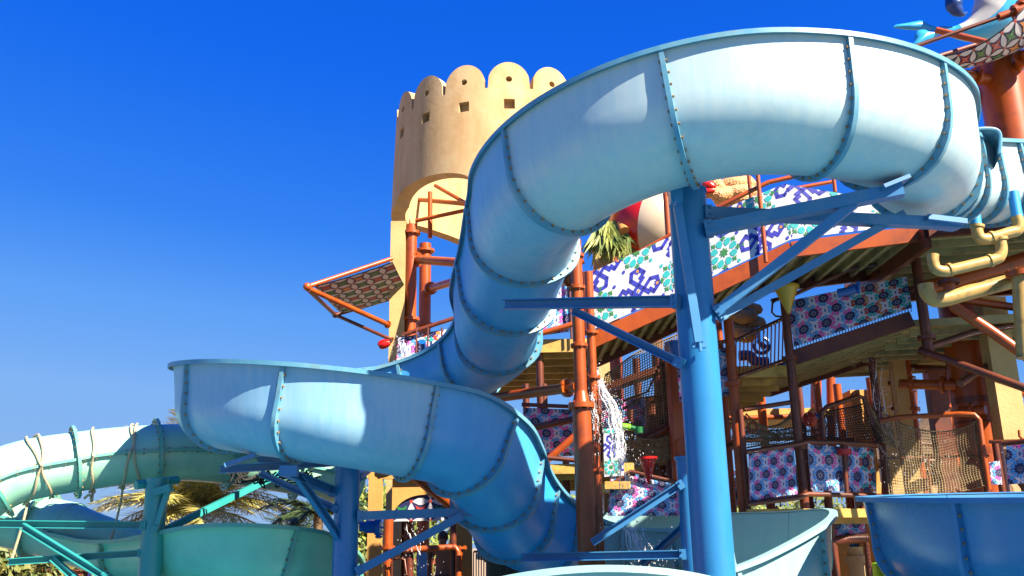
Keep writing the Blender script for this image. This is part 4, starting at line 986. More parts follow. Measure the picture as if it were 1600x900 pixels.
# ring pole
t, a, zt, m_ = blpost(541, 716, 12.3, .16, 'blue pole under the lower bend of the blue slide'); m_.build('tube', BLST, t)
arm(t, (523, 768, 12.25), (440, 735, 11.3), .09, .11); arm(t, (530, 722, 12.5), (343, 734, 12.6), .09, .10, end=False); arm(t, (524, 720, 12.6), (400, 718, 13.6), .08, .1, end=False)
arm(t, (532, 842, 12.2), (466, 746, 11.6), .08, .09); arm(t, (526, 795, 12.2), (405, 738, 12.4), .07, .08)
arm(t, (562, 806, 12.2), (762, 799, 12.4), .09, .11); arm(t, (560, 892, 12.2), (722, 806, 12.3), .08, .10)
arm(t, (560, 745, 12.4), (580, 730, 13.4), .07, .09)
m_ = MB(); c = at(452, 736, 11.2); m_.bar(c-V((.1, 0, 0)), c+V((.1, 0, 0)), .14, .12); m_.build('saddle_plate', BLST2, t, 0)
m_ = MB(); c = at(378, 722, 11.4); m_.bar(c-V((.18, .1, .05)), c+V((.15, .0, .08)), .2, .05); m_.build('saddle_plate', BLST2, t, 0)
m_ = MB(); m_.poly([at(572, 823, 13.2), at(590, 823, 13.2)], .09, 14); m_.tube(at(562, 823, 13.2), at(575, 823, 13.2), .07, 14); m_.flange(at(592, 824, 13.2), (1, 0, 0), .15, .03, 0, 16, 8)
m_.build('water_nozzle', BLUEP, label='blue flanged water nozzle pointing right beside the archway', cat='nozzle')

# ---------------------------------------------------------------- run-out troughs in blue
root = empty('water_slide', (3, 13, 0), 'pale turquoise run-out bowl behind the big blue pole, splashing with water', 'water slide')
rp_ = [at(880, 842, 15.6), at(940, 852, 15.6), at(1020, 858, 15.4), at(1110, 862, 15.0)] 
for p in rp_: p.z = 1.75
rp_ = [V((.6, 15.4, 1.75)), V((1.6, 15.6, 1.7)), V((2.6, 15.2, 1.66)), V((3.35, 14.2, 1.62)), V((3.5, 13.0, 1.6)), V((3.2, 11.9, 1.45)), V((2.6, 11.2, 1.15)), V((1.9, 10.9, .85)), V((.9, 11.0, .7))]
flume(crom(rp_, 10), root, (PALE, PALE, PALE, None), side=-1, r=.6, ho=.5, hi=.25, seclen=1.2)
root = empty('water_slide', (1, 8, 0), 'light blue slide hump poking up at the bottom, in front of the orange column', 'water slide')
flume(crom([V((-1.6, 8.9, .72)), V((-.6, 8.5, 1.0)), V((.1, 8.35, 1.17)), V((.6, 8.35, 1.22)), V((1.1, 8.45, 1.16)), V((2.2, 9.0, .85))], 10), root, (PALE, PALE, PALE, None), side=1, r=.5, ho=.3, hi=.1, seclen=1.6)
root = empty('water_slide', (6, 10, 0), 'deep blue slide bowl filling the lower right corner', 'water slide')
cb = circ(6.68, 10.3, 2.1, 75, 330, 2.05, 1.62, 16)
for i, p in enumerate(cb): p.z = 1.70+.16*math.cos(R(75+i*16)-R(90))
flume(crom(cb, 8), root, (DEEP, DEEP, BLST2, None), side=-1 if False else 1, r=.6, ho=.42, hi=.3, seclen=1.25)
# ---------------------------------------------------------------- teal slides
def tubeslide(path, root, r, seclen, seam=True, taper=0):
    pts = resample(path, .1); N = len(pts); rl_ = [r*(1-taper*max(0, (i/(N-1)-.6)/.4)**1.5) for i in range(N)]; per = round(seclen/.1); starts = list(range(0, N-1, per))
    for s0 in starts:
        a, b = s0, min(N-1, s0+per); m_ = MB()
        if b-a < 2: continue
        m_.poly(pts[a:b+1], rl_[a:b+1], 40, 0, False); m_.build('tube_section', TEAL, root, 60)
        if seam:
            for sg in (-1, 1):
                m_ = MB(); vs = []
                for i in range(a, b+1):
                    t = (pts[min(N-1, i+1)]-pts[max(0, i-1)]).normalized(); n = t.cross(V((0, 0, 1))).normalized()*sg
                    for dx, dz in ((r-.01, -.02), (r+.055, -.02), (r+.055, .02), (r-.01, .02)): vs.append(pts[i]+n*dx+V((0, 0, dz)))
                k = b-a+1; m_.add(vs, [(q*4+j, q*4+(j+1) % 4, (q+1)*4+(j+1) % 4, (q+1)*4+j) for q in range(k-1) for j in range(4)]+[(0, 1, 2, 3), tuple((k-1)*4+j for j in range(4))])
                for i in range(a+1, b, 2):
                    t = (pts[min(N-1, i+1)]-pts[max(0, i-1)]).normalized(); n = t.cross(V((0, 0, 1))).normalized()*sg; c = pts[i]+n*(r+.03); m_.tube(c-V((0, 0, .04)), c+V((0, 0, .04)), .012, 6, 1)
                m_.build('seam_flange', [TEALR, BOLT], root, 30)
    for s0 in starts[1:]:
        t = (pts[s0+1]-pts[s0-1]).normalized(); m_ = MB(); m_.tube(pts[s0]-t*.022, pts[s0]+t*.02, r+.10, 40)
        a_ = t.orthogonal().normalized(); b_ = t.cross(a_)
        for k in range(24):
            an = 2*math.pi*k/24; c = pts[s0]+(a_*math.cos(an)+b_*math.sin(an))*(r+.055); m_.tube(c-t*.04, c+t*.04, .013, 6, 1)
        m_.build('joint_flange', [TEALR, BOLT], root, 30)
    return pts
root = empty('water_slide', (-6, 13, 0), 'upper pale teal closed slide tube at the left, wrapped with ropes', 'water slide')
tp_ = [at(-130, 850, 12.6), at(-60, 790, 12.9), at(20, 741, 13.2), at(130, 720, 13.7), at(225, 710, 14), at(310, 708, 14.4), at(430, 724, 15), at(560, 750, 15.6)]
TUBE = tubeslide(crom(tp_, 12), root, .43, 1.15)
root = empty('water_slide', (-6, 14, 0), 'lower teal slide at the far left: closed tube opening into a long trough', 'water slide')
tp_ = [at(-120, 770, 14.6), at(-40, 795, 14.8), at(40, 815, 15), at(75, 824, 15), at(112, 832, 14.9)]
tubeslide(crom(tp_, 12), root, .45, .6, seam=True)
lp = [at(112, 832, 14.9), at(175, 848, 14.6), at(240, 856, 14), at(310, 858, 13.3), at(380, 862, 13), at(440, 872, 13.2), at(490, 884, 14), at(510, 890, 15)]
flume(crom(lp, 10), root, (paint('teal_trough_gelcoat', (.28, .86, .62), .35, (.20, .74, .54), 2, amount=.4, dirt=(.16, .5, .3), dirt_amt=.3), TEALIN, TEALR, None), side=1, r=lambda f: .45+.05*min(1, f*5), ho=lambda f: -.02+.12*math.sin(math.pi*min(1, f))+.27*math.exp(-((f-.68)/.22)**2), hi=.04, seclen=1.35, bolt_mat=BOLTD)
m_ = MB(); q = crom([at(108, 831, 14.9), at(150, 838, 14.75), at(195, 846, 14.4), at(235, 858, 14.0)], 8); n = len(q)
m_.poly(q, [.45-.27*(i/(n-1))**.8 for i in range(n)], 40); m_.build('tapered_cover', TEAL, root, 60)
# teal pole and arms
t, a, zt, m_ = blpost(240, 748, 12.9, .148, 'teal pole standing under the joint of the upper teal tube'); m_.build('tube', TEALST, t)
TA = dict(mat=TEALST)
arm(t, (226, 821, 12.8), (-60, 818, 12.8), .09, .10, **TA); arm(t, (222, 864, 12.9), (12, 878, 12.7), .08, .09, **TA)
arm(t, (165, 902, 12.6), (35, 822, 12.7), .08, .09, **TA); arm(t, (118, 905, 12.7), (82, 872, 12.7), .07, .08, **TA)
arm(t, (256, 829, 13), (442, 738, 14.6), .08, .09, **TA); arm(t, (243, 828, 12.75), (262, 768, 12.75), .06, .07, **TA)
m_ = MB(); m_.bar(at(242, 770, 12.75), at(268, 762, 12.75), .14, .10); m_.tube(at(212, 758, 12.8), at(278, 750, 13.3), .06, 8); m_.build('saddle_plate', TEALST, t, 0)
# ropes wound on the tube
def rope(px, label, tilt=.25, tail=0, loops=1, seed=1, r=.017):
    rr = random.Random(seed); i = min(range(5, len(TUBE)-5), key=lambda k: abs(prj(TUBE[k])[0]-px)); t = (TUBE[i+1]-TUBE[i-1]).normalized()
    n = t.cross(V((0, 0, 1))).normalized(); u = n.cross(t); m_ = MB(); pts = []; R0 = .43+r+.012
    for k in range(int(36*loops)+1):
        a = 2*math.pi*k/36-math.pi/2; bulge_ = .075 if abs(math.sin(a)) < .12 else .0
        pts.append(TUBE[i]+n*math.cos(a)*(R0+bulge_)+u*math.sin(a)*(R0)+t*(tilt*math.sin(a+.4)+.05*k/36+.012*math.sin(5*a)))
    m_.poly(pts, r, 7)
    if tail:
        q = pts[-1]; k0 = V((q.x, q.y, q.z)); m_.sphere(k0, r*2.4, 8, 6)
        m_.poly(crom([k0, k0+V((.02, -.06, -.15)), k0+V((-.02, -.05, -tail*.5)), k0+V((-.10, -.04, -tail))], 6), [r]*18+[r*1.3], 7)
    return m_.build('rope', ROPE, label=label, cat='rope', group='tan ropes tied round the teal tube')
rope(40, 'rope wound round the left end of the teal tube with a long hanging tail', .16, .75, 1, 1)
rope(52, 'slanted rope loop just right of the one with the long tail', -.12, 0, 1, 2)
rope(146, 'rope tied beside the middle joint of the teal tube', .04, .10, 1, 3)
rope(196, 'rope loop with a straight tail hanging below the teal tube near the pole', .12, .85, 1, 4)
rope(206, 'short rope loop right beside the tail near the teal pole', -.06, 0, 1, 5)
# netting tangle hanging under ring
m_ = MB(); rr = random.Random(4)
for k in range(34):
    x0, y0 = rr.uniform(360, 480), rr.uniform(732, 745); m_.poly(crom([at(x0, y0, 13), at(x0+rr.uniform(-15, 15), y0+rr.uniform(4, 22), 13), at(x0+rr.uniform(-30, 30), y0+rr.uniform(-2, 12), 13.1)], 4), .012, 4)
m_.build('rope_net', ROPEB, label='black tangled scrap of net hanging under the lower blue bend', cat='rope net', smooth=0)

# ---------------------------------------------------------------- ochre archway
aw = empty('archway', (at(665, 850, 18).x, 18, 0), 'ochre archway building with a patterned arch grille, right of the blue slide post', 'archway')
AY = 18.0
def X_(px): return at(px, 820, AY).x
def Z_(py): return zat(660, py, AY)
xl, xr, xa0, xa1 = X_(576), X_(800), X_(612), X_(712)
zt_, zs_ = Z_(738), Z_(812)
# front wall with an arched opening, as strips
m_ = MB(); cx_ = (xa0+xa1)/2; ra = (xa1-xa0)/2; rh = Z_(773)-zs_
seg = 28; prof_ = [(xa0, 0)]+[(cx_-ra*math.cos(math.pi*i/seg), zs_+rh*math.sin(math.pi*i/seg)) for i in range(seg+1)]+[(xa1, 0)]
def wallstrip(m_, y0, y1):
    for (x0, z0), (x1, z1) in zip(prof_[1:-1], prof_[2:-1]):
        m_.add([(x0, y0, z0), (x1, y0, z1), (x1, y0, zt_), (x0, y0, zt_), (x0, y1, z0), (x1, y1, z1), (x1, y1, zt_), (x0, y1, zt_)], [(0, 1, 2, 3), (7, 6, 5, 4), (0, 4, 5, 1), (3, 2, 6, 7)])
A2 = [(x, z) for x, z in prof_[1:-1]]
polys = [[(xl, 0), (xa0, 0), A2[0], (xa0, zt_), (xl, zt_)], [(xa1, 0), (xr, 0), (xr, zt_), (xa1, zt_), A2[-1]]]
for i_ in range(len(A2)-1): polys.append([A2[i_], A2[i_+1], (A2[i_+1][0], zt_), (A2[i_][0], zt_)])
idx_ = {}; vv = []
def vid(x, y, z):
    k = (round(x, 2), round(y, 2), round(z, 2))
    if k not in idx_: idx_[k] = len(vv); vv.append((x, y, z))
    return idx_[k]
ff = []
for P in polys:
    ff.append(tuple(vid(x, AY, z) for x, z in P)); ff.append(tuple(vid(x, AY+.5, z) for x, z in reversed(P)))
ring_ = [(xl, 0), (xa0, 0)]+A2+[(xa1, 0), (xr, 0), (xr, zt_)]+[(x, zt_) for x, z in reversed(A2)]+[(xl, zt_)]
for i_ in range(len(ring_)):
    p, q = ring_[i_], ring_[(i_+1) % len(ring_)]
    if p != q and (p[1] > .01 or q[1] > .01): ff.append((vid(p[0], AY, p[1]), vid(p[0], AY+.5, p[1]), vid(q[0], AY+.5, q[1]), vid(q[0], AY, q[1])))
m_.add(vv, ff)
m_.build('wall', OCHRE, aw, 0)
m_ = MB(); m_.bar((xl+.13, AY-.06, 0), (xl+.13, AY-.06, Z_(745)), .26, .14, (0, 1, 0)); m_.build('pilaster', OCHRE, aw, 0)
m_ = MB(); m_.bar((xa1+.16, AY-.07, 0), (xa1+.16, AY-.07, Z_(757)), .3, .16, (0, 1, 0)); m_.build('pilaster', OCHRE, aw, 0)
m_ = MB(); m_.bar((xl-.02, AY-.05, Z_(742)), (xr, AY-.05, Z_(742)), .14, .14); m_.build('cornice', OCHRE, aw, 0)
m_ = MB(); m_.bar((X_(612), AY+.25, zt_), (X_(612), AY+.25, zt_+.12), .5, .4); m_.build('coping_block', CREAMP, aw, 0)
m_ = MB(); c = at(590, 738, 17.9); m_.poly([c, c+V((.12, -.04, .02)), c+V((.24, 0, -.02))], [.06, .085, .05], 12); m_.build('floodlight', BOLTD, aw)
def inarch(x, y): return ((x-ra)/ra)**2+(y/rh)**2 < .97 if y > 0 else True
panel('arch_grille', (xa0, AY+.05, zs_-.02), (xa1, AY+.05, zs_-.02), (xa1, AY+.05, zs_+rh), (xa0, AY+.05, zs_+rh), 'circles', .36, aw, mask=inarch)
o = aw.children[-1]
# trim the grille's backing to the arch
bm = bmesh.new(); bm.from_mesh(o.data); rl = rootloc(aw)
bmesh.ops.delete(bm, geom=[f for f in bm.faces if f.material_index == 0 and f.calc_area() > .3], context='FACES'); bm.to_mesh(o.data); bm.free()
m_ = MB(); P = [(cx_-ra*.99*math.cos(math.pi*i/24), AY+.05, zs_+rh*.99*math.sin(math.pi*i/24)) for i in range(25)]; P = [(x, y+.02, z) for x, y, z in P]; m_.add(P+[(x, y+.02, z) for x, y, z in P], [tuple(range(25)), tuple(range(49, 24, -1))]); m_.build('grille_backing', NAVY, aw, 0)
for k, (px, yt) in enumerate(((606, 806), (640, 845), (672, 862), (708, 806), (717, 858))):
    m_ = MB(); a = at(px, 850, 16.8); m_.tube((a.x, a.y, 0), (a.x, a.y, zat(px, yt, 16.8)), [.09, .07, .05, .06, .07][k], 10); m_.flange((a.x, a.y, zat(px, 856, 16.8)), (0, 0, 1), .14, .02, 0, 12, 6)
    m_.build('steel_post', RUST if k in (0, 4) else RUSTD, label=['orange post at the left of the archway beside the blue nozzle', 'dark post inside the left half of the archway', 'dark post left of the person under the archway', 'post right of the person under the archway', 'orange post at the foot of the right archway pier'][k], cat='post', group='posts in front of the archway')
t = empty('railing', at(670, 855, 16.7), 'orange pipe railing crossing in front of the person', 'railing')
rbar(t, 'handrail', [(610, 860, 16.7), (712, 855, 16.7), (716, 862, 16.7), (716, 905, 16.7)], .055, RUST)
rbar(t, 'rail_loop', [(612, 905, 16.6), (612, 878, 16.6), (620, 872, 16.6), (632, 874, 16.6), (636, 905, 16.6)], .02, RUSTD)
# slanted pipe from the slide bend
m_ = MB(); pipe(m_, at(640, 735, 14.6), at(768, 838, 16.4), .10, False); m_.build('brace_pipe', RUST, label='long slanted orange pipe running down behind the lower blue chute', cat='pipe')
m_ = MB(); m_.poly([at(787, 905, 14.2), at(787, 838, 14.2)], .26, 24); m_.build('wooden_post', WOOD, label='thick dark ribbed post under the lower blue chute', cat='post')
t = empty('railing', at(757, 870, 17), 'thin barred gate between the archway pier and the dark post', 'railing')
m_ = MB(); bars(m_, (at(740, 905, 17), at(740, 862, 17)), (at(768, 905, 17), at(768, 862, 17)), 7, .012); m_.build('railing_bars', BOLTD, t); rbar(t, 'handrail', [(740, 862, 17), (768, 860, 17)], .02, BOLTD)
m_ = MB(); m_.poly([at(744, 872, 17.2), at(755, 864, 17.2), at(766, 866, 17.2), at(769, 876, 17.2)], [.03, .14, .17, .12], 14); m_.build('water_feature', TEAL, label='small turquoise snout beside the archway pier', cat='water feature')
m_ = MB(); c = at(660, 880, 19); m_.bar(c-V((0, 0, .25)), c+V((0, 0, .2)), .2, .15); m_.build('litter_bin', SKYB, label='small light blue bin seen through the archway', cat='bin', smooth=0)

# ---------------------------------------------------------------- person under the arch (seen from behind)
def skin_body(name, joints, edges, rads, mat, parent, sub=2):
    me = bpy.data.meshes.new(name); me.from_pydata(joints, edges, []); o = bpy.data.objects.new(name, me); COL.objects.link(o)
    sk = o.modifiers.new('s', 'SKIN'); ss_ = o.modifiers.new('u', 'SUBSURF'); ss_.levels = sub; ss_.render_levels = sub
    lay = me.skin_vertices[0] if me.skin_vertices else None
    if lay is None:
        bm = bmesh.new(); bm.from_mesh(me); bm.verts.layers.skin.verify(); bm.to_mesh(me); bm.free(); lay = me.skin_vertices[0]
    for i, r in enumerate(rads): lay.data[i].radius = r if hasattr(r, '__len__') else (r, r)
    lay.data[0].use_root = True
    dg = bpy.context.evaluated_depsgraph_get(); dg.update(); m2 = bpy.data.meshes.new_from_object(o.evaluated_get(dg)); o.modifiers.clear(); o.data = m2
    m2.materials.clear(); m2.materials.append(mat); m2.shade_smooth(); o.parent = parent; return o
pp = at(692, 850, 17.6); ph = zat(692, 831, 17.6); base_z = ph-1.78
pr_ = empty('person', (pp.x, pp.y, base_z), 'bare-backed person in dark swim shorts standing under the archway', 'person')
J = [(0, 0, .95), (0, .01, 1.12), (0, .02, 1.32), (0, .01, 1.46), (0, 0, 1.54), (0, -.01, 1.62), (0, 0, 1.70),
     (-.19, 0, 1.43), (-.25, .02, 1.16), (-.22, -.10, .95), (.19, 0, 1.43), (.26, .02, 1.16), (.22, -.10, .95),
     (-.10, 0, .88), (-.12, 0, .50), (-.12, .03, .08), (-.13, -.12, .03), (.10, 0, .88), (.12, 0, .50), (.12, .03, .08), (.13, -.12, .03)]
E_ = [(0, 1), (1, 2), (2, 3), (3, 4), (4, 5), (5, 6), (3, 7), (7, 8), (8, 9), (3, 10), (10, 11), (11, 12), (0, 13), (13, 14), (14, 15), (15, 16), (0, 17), (17, 18), (18, 19), (19, 20)]
RD = [(.15, .11), (.13, .09), (.17, .11), (.12, .09), .055, (.085, .09), (.075, .085), .07, .048, .035, .07, .048, .035, .10, .065, .04, .035, .10, .065, .04, .035]
skin_body('body', J, E_, RD, SKIN, pr_)
m_ = MB()
rl = rootloc(pr_); m_.sphere(rl+V((0, .02, 1.69)), .108, 16, 10, 0, (.92, 1.0, 1.05)); m_.build('hair', HAIR, pr_)
m_ = MB(); m_.poly([rl+V((0, 0, 1.02)), rl+V((0, 0, .92)), rl+V((0, 0, .84))], [.165, .185, .18], 18)
for sx in (-1, 1): m_.poly([rl+V((.1*sx, 0, .88)), rl+V((.12*sx, 0, .55))], [.115, .10], 14)
m_.build('swim_shorts', SHORT, pr_)
m_ = MB()
for sx in (-1, 1):
    for f in range(5):
        b0_ = rl+V((sx*(.225-.004*f), -.11+.0*f, .935)); o_ = V((sx*(.0), (-.02+.014*f) if f < 4 else -.04, 0)); m_.poly([b0_+o_, b0_+o_+V((0, -.008, -.045)), b0_+o_+V((-sx*.01, -.0, -.085+.006*abs(f-1.5)))], [.011, .010, .007], 6)
m_.build('fingers', SKIN, pr_)
m_ = MB(); A_ = at(620, 900, 17); m_.quadslab((xa0-.2, 16.5, base_z), (xa1+2, 16.5, base_z), (xa1+2, 19, base_z), (xa0-.2, 19, base_z), base_z-.02) if base_z > .05 else None
if base_z > .05: m_.build('floor_step', GROUND, label='low paved step the person stands on, under the archway', cat='step', smooth=0)

# ---------------------------------------------------------------- dolphin statue and upper right sail
dl = empty('dolphin_statue', at(1500, 60, 17.5), 'blue and white leaping dolphin statue, tail flukes pointing left at the top right', 'statue')
DY = 17.5
sp0 = [at(x, y, DY) for x, y in ((1467, 46), (1490, 50), (1520, 47), (1548, 30), (1564, 0), (1572, -45), (1570, -100))]
cp = crom(sp0, 8); rr_ = [.075, .12, .26, .44, .52, .55, .5]
rads = []
for i in range(len(cp)):
    f = i/(len(cp)-1)*(len(rr_)-1); k = min(int(f), len(rr_)-2); rads.append(rr_[k]+(rr_[k+1]-rr_[k])*(f-k))
m_ = MB(); m_.poly(cp, rads, 28); n_f = len(m_.f)
# belly faces (towards the inside of the bend: up and left) are painted white
cin = at(1500, -20, DY)
for fi, f in enumerate(m_.f[:-2]):
    c = sum((V(m_.v[i]) for i in f), V())/len(f); seg_i = min(f)//28; ax = cp[min(seg_i, len(cp)-1)]
    d = (c-ax).normalized(); tin = (cin-ax).normalized()
    if seg_i > 9 and d.dot(tin)+.35*d.dot(V((0, -1, 0))) > .45: m_.m[fi] = 1
m_.build('body', [WHALEB, WHALEW], dl, 60)
def fin(name, outline, Y, th, mat, dy=0):
    m_ = MB(); P = [at(x, y, Y) for x, y in outline]; P = crom(P+[P[0]], 3)[:-1]; c = sum(P, V())/len(P); n = len(P)
    fr_ = [p+V((0, -th*.15, 0)) for p in P]; bk = [p+V((0, th*.15, 0)) for p in P]
    inner = [p.lerp(c, .45)+V((0, -th, 0)) for p in P]; innb = [p.lerp(c, .45)+V((0, th, 0)) for p in P]
    fs = []
    for i in range(n):
        j = (i+1) % n; fs += [(i, j, 2*n+j, 2*n+i), (n+j, n+i, 3*n+i, 3*n+j), (j, i, n+i, n+j)]
    fs += [tuple(2*n+i for i in range(n)), tuple(3*n+i for i in range(n-1, -1, -1))]
    m_.add(fr_+bk+inner+innb, fs); return m_.build(name, mat, dl, 70)
fin('tail_fluke', [(1470, 44), (1455, 40), (1441, 33), (1428, 34), (1412, 37), (1399, 39), (1397, 43), (1410, 45), (1425, 46), (1440, 47), (1455, 52), (1466, 53)], DY-.1, .07, WHALEB)
fin('tail_fluke', [(1468, 48), (1452, 47), (1436, 47), (1430, 54), (1429, 62), (1425, 70), (1421, 76), (1432, 74), (1444, 68), (1454, 64), (1462, 58), (1468, 53)], DY-.25, .07, WHALEB)
m_ = MB(); m_.poly(crom([at(1528, -12, DY-.4), at(1515, -22, DY-.5), at(1500, -16, DY-.5), at(1491, -2, DY-.5), at(1492, 12, DY-.5), at(1503, 22, DY-.5), at(1511, 19, DY-.45)], 6), [.16]*12+[.17]*12+[.15, .14, .13, .12, .10, .08, .06, .05, .04, .03, .02, .015, .01], 14); m_.build('flipper', WHALED, dl)
# right sail
s2 = empty('shade_sail', at(1560, 50, 14.5), 'patterned shade sail cut by the top right corner, under the dolphin', 'shade')
panel('sail_cloth', at(1440, 104, 15.2), at(1625, 62, 15.6), at(1600, 14, 13.9), at(1475, 88, 13.9), 'circles', .46, s2, front=(0, -1, -1), sag=.35)
for a, b, r in (((1412, 79, 14.4), (1560, 27, 14.2), .035), ((1560, 27, 14.2), (1640, -2, 14.1), .07), ((1440, 96, 15.2), (1530, 68, 15.8), .04), ((1463, 47, 15.6), (1540, 66, 15.2), .06), ((1585, 28, 14.2), (1625, -35, 14.2), .05)):
    m_ = MB(); m_.tube(at(*a), at(*b), r, 10)
    if r in (.07, .05): m_.flange(at(*a)+(at(*b)-at(*a)).normalized()*.3, at(*b)-at(*a), .12, .03, 0, 12, 6)
    m_.build('frame_pipe', RUSTD if r in (.035, .04) else RUST, s2)

# ---------------------------------------------------------------- red and ivory ball, snake, thatch, rocks
bl = empty('water_feature', at(1000, 345, 19), 'giant glossy red and ivory ball, half hidden by the big blue pole', 'ball')
c = at(1015, 350, 19); rb_ = .88; m_ = MB(); ax_ = V((.80, -.5, -.25)).normalized()
m_.lathe(c, [(rb_*math.sin(R(q)), -rb_*math.cos(R(q))) for q in range(0, 101, 4)], 48, 0, ax_)
m_.lathe(c, [(rb_*1.003*math.sin(R(q)), -rb_*1.003*math.cos(R(q))) for q in range(100, 181, 4)], 48, 1, ax_)
m_.build('shell', [RED, IVORY], bl, 60)
m_ = MB(); m_.tube((c.x, c.y, 0), (c.x, c.y, c.z-.8), .12, 12); m_.build('stand_pipe', RUSTD, bl)
m_ = MB(); m_.poly([at(970, 350, 18.6), at(976, 362, 18.4)], [.1, .12], 10); m_.build('nozzle', ORNG, bl)
sn = empty('snake_statue', at(1150, 315, 17), 'tan scaly coiled snake statue with wide red mouth, above the star panels', 'statue')
SY = 17
pts = []
for i in range(60):
    a = R(200+i*15); p = at(1150, 319, SY); rad = .30-.0006*i; pts.append(p+V((math.cos(a)*rad, math.sin(a)*rad*.8, .0+.0065*i)))
hd = [at(1144, 301, SY-.2), at(1128, 305, SY-.25), at(1116, 297, SY-.25), at(1112, 286, SY-.25), at(1105, 286, SY-.25)]
m_ = MB(); cc = crom(pts[::3]+hd[1:3], 5); n = len(cc); m_.poly(cc, [.06+.09*min(1, 3*i/n) for i in range(n)], 16); m_.build('body', SNAKE, sn, 60)
m_ = MB(); m_.poly([at(1124, 302, 16.75), at(1116, 301, 16.7), at(1106, 303, 16.7), at(1094, 304, 16.7), at(1086, 304, 16.7)], [.12, .12, .09, .07, .03], 14); m_.build('lower_jaw', SNAKE, sn, 60)
m_ = MB(); m_.poly([at(1126, 297, 16.75), at(1118, 287, 16.7), at(1108, 280, 16.7), at(1096, 275, 16.7)], [.13, .13, .10, .04], 14); m_.build('upper_jaw', SNAKE, sn, 60)
m_ = MB(); m_.poly([at(1117, 294, 16.6), at(1108, 290, 16.58), at(1098, 285, 16.6)], [.06, .10, .05], 12); m_.poly([at(1115, 297, 16.58), at(1104, 299, 16.55), at(1090, 300, 16.58)], [.05, .06, .03], 12); m_.build('mouth', RED, sn, 60)
m_ = MB(); c = at(1151, 297, 17); m_.lathe(c, [(.01, .22), (.09, .22), (.11, .19), (.115, .0), (.01, 0)], 24); m_.build('bucket', WHITEP, label='small white and red striped tub above the snake coils', cat='tub')
m_ = MB()
for k in range(4):
    a = R(200+k*16); m_.bar(c+V((math.cos(a)*.116, math.sin(a)*.116, .04)), c+V((math.cos(a)*.116, math.sin(a)*.116, .16)), .022, .01, (math.cos(a), math.sin(a), 0))
o = m_.build('stripe', RED, bpy.data.objects['bucket.001'] if 'bucket.001' in bpy.data.objects else bpy.data.objects['bucket'], 0)
th_ = empty('thatched_parasol', at(955, 390, 18.5), 'small dry palm leaf thatch behind the stair, right of the cream pillar', 'thatch')
m_ = MB(); rr = random.Random(5)
for k in range(160):
    a = rr.uniform(0, 2*math.pi); c = at(948, 352, 18.6)+V((rr.uniform(-.1, .2), 0, rr.uniform(-.1, .1))); L_ = rr.uniform(.5, .95); d = V((math.cos(a)*.75, math.sin(a)*.6, -.75)).normalized(); q = c+d*L_; w_ = d.cross(V((0, 1, .2))).normalized()*.03
    m_.add([c-w_, c+w_, c.lerp(q, .6)+w_*1.5-V((0, 0, -.05)), q, c.lerp(q, .6)-w_*1.5], [(0, 1, 2, 3, 4)])
for k in range(120):
    c = at(rr.uniform(935, 985), rr.uniform(372, 385), 18.5+rr.uniform(-.3, .3)); d = V((rr.uniform(-.5, .3), rr.uniform(-.3, .3), -1)).normalized(); q = c+d*rr.uniform(.3, .55); w_ = V((.025, 0, 0)); m_.add([c-w_, c+w_, q], [(0, 1, 2)])
m_.build('leaves', [LEAFY], th_, 0)
m_ = MB(); m_.poly(crom([at(985, 372, 18.7), at(1000, 378, 18.7), at(1008, 392, 18.7), at(995, 404, 18.7)], 5), .12, 10); m_.poly([at(940, 400, 18.8), at(944, 300, 18.8)], .04, 8); m_.build('branch', ROCK, th_)
m_ = MB(); rr = random.Random(8)
for k in range(16):
    q = at(rr.uniform(1155, 1180), 478+k*3.2, 18+rr.uniform(-.2, .3)); m_.sphere(q, .28, 9, 6, 0, (rr.uniform(.8, 1.2), 1, rr.uniform(.35, .6)))
m_.build('rock_feature', ROCK, label='stack of tan rock ledges between the blue pole brace and the railing', cat='rock', smooth=25)

# ---------------------------------------------------------------- buckets, cannons, nozzles
def cone_bucket(px, py0, py1, Y, r, mat, label):
    c = at(px, py0, Y); h = c.z-zat(px, py1, Y); t = empty('tipping_bucket', c-V((0, 0, h)), label, 'bucket')
    m_ = MB(); m_.lathe(c, [(r, 0), (r*.55, -h*.5), (.02, -h), (.01, -h+.02), (r*.5, -h*.5+.02), (r*.95, .0)], 28); m_.build('cone', mat, t, 50)
    m_ = MB(); m_.lathe(c, [(r+.015, .02), (r+.015, -.02), (r-.01, -.02), (r-.01, .02), (r+.015, .02)], 28); m_.build('rim', mat, t)
cone_bucket(1012, 716, 757, 14.8, .135, RED, 'red cone shaped tipping bucket in front of the pink panel')
cone_bucket(1228, 449, 490, 14.9, .20, YEL, 'yellow cone shaped tipping bucket hanging under the stair landing')
m_ = MB(); m_.poly([at(972, 666, 15.2), at(985, 668, 15.2)], .055, 14, 0); m_.poly([at(985, 668, 15.2), at(1000, 672, 15.2)], .045, 12, 1); m_.flange(at(998, 672, 15.2), (0, 0, 1), .07, .05, 1, 12, 0)
m_.build('water_cannon', [LIME, DGREEN], label='lime green water cannon left of the big blue pole, in the spray', cat='water cannon')
wc = empty('water_cannon', at(1190, 560, 17), 'blue water wheel and pipe behind the barred railing', 'water cannon')
m_ = MB(); m_.poly(crom([at(1155, 556, 17), at(1172, 556, 17), at(1180, 565, 17), at(1200, 566, 17)], 5), .1, 12); m_.build('pipe', BLUEP, wc)
m_ = MB(); m_.poly([at(1190+12*math.cos(R(k*20)), 540+12*math.sin(R(k*20)), 17) for k in range(19)], .035, 8, 0, False); m_.build('wheel', BLUEP, wc)
m_ = MB(); m_.poly([at(1186, 512, 17), at(1188, 535, 17), at(1196, 545, 17)], .06, 10); m_.build('spout', BLUEP, wc)
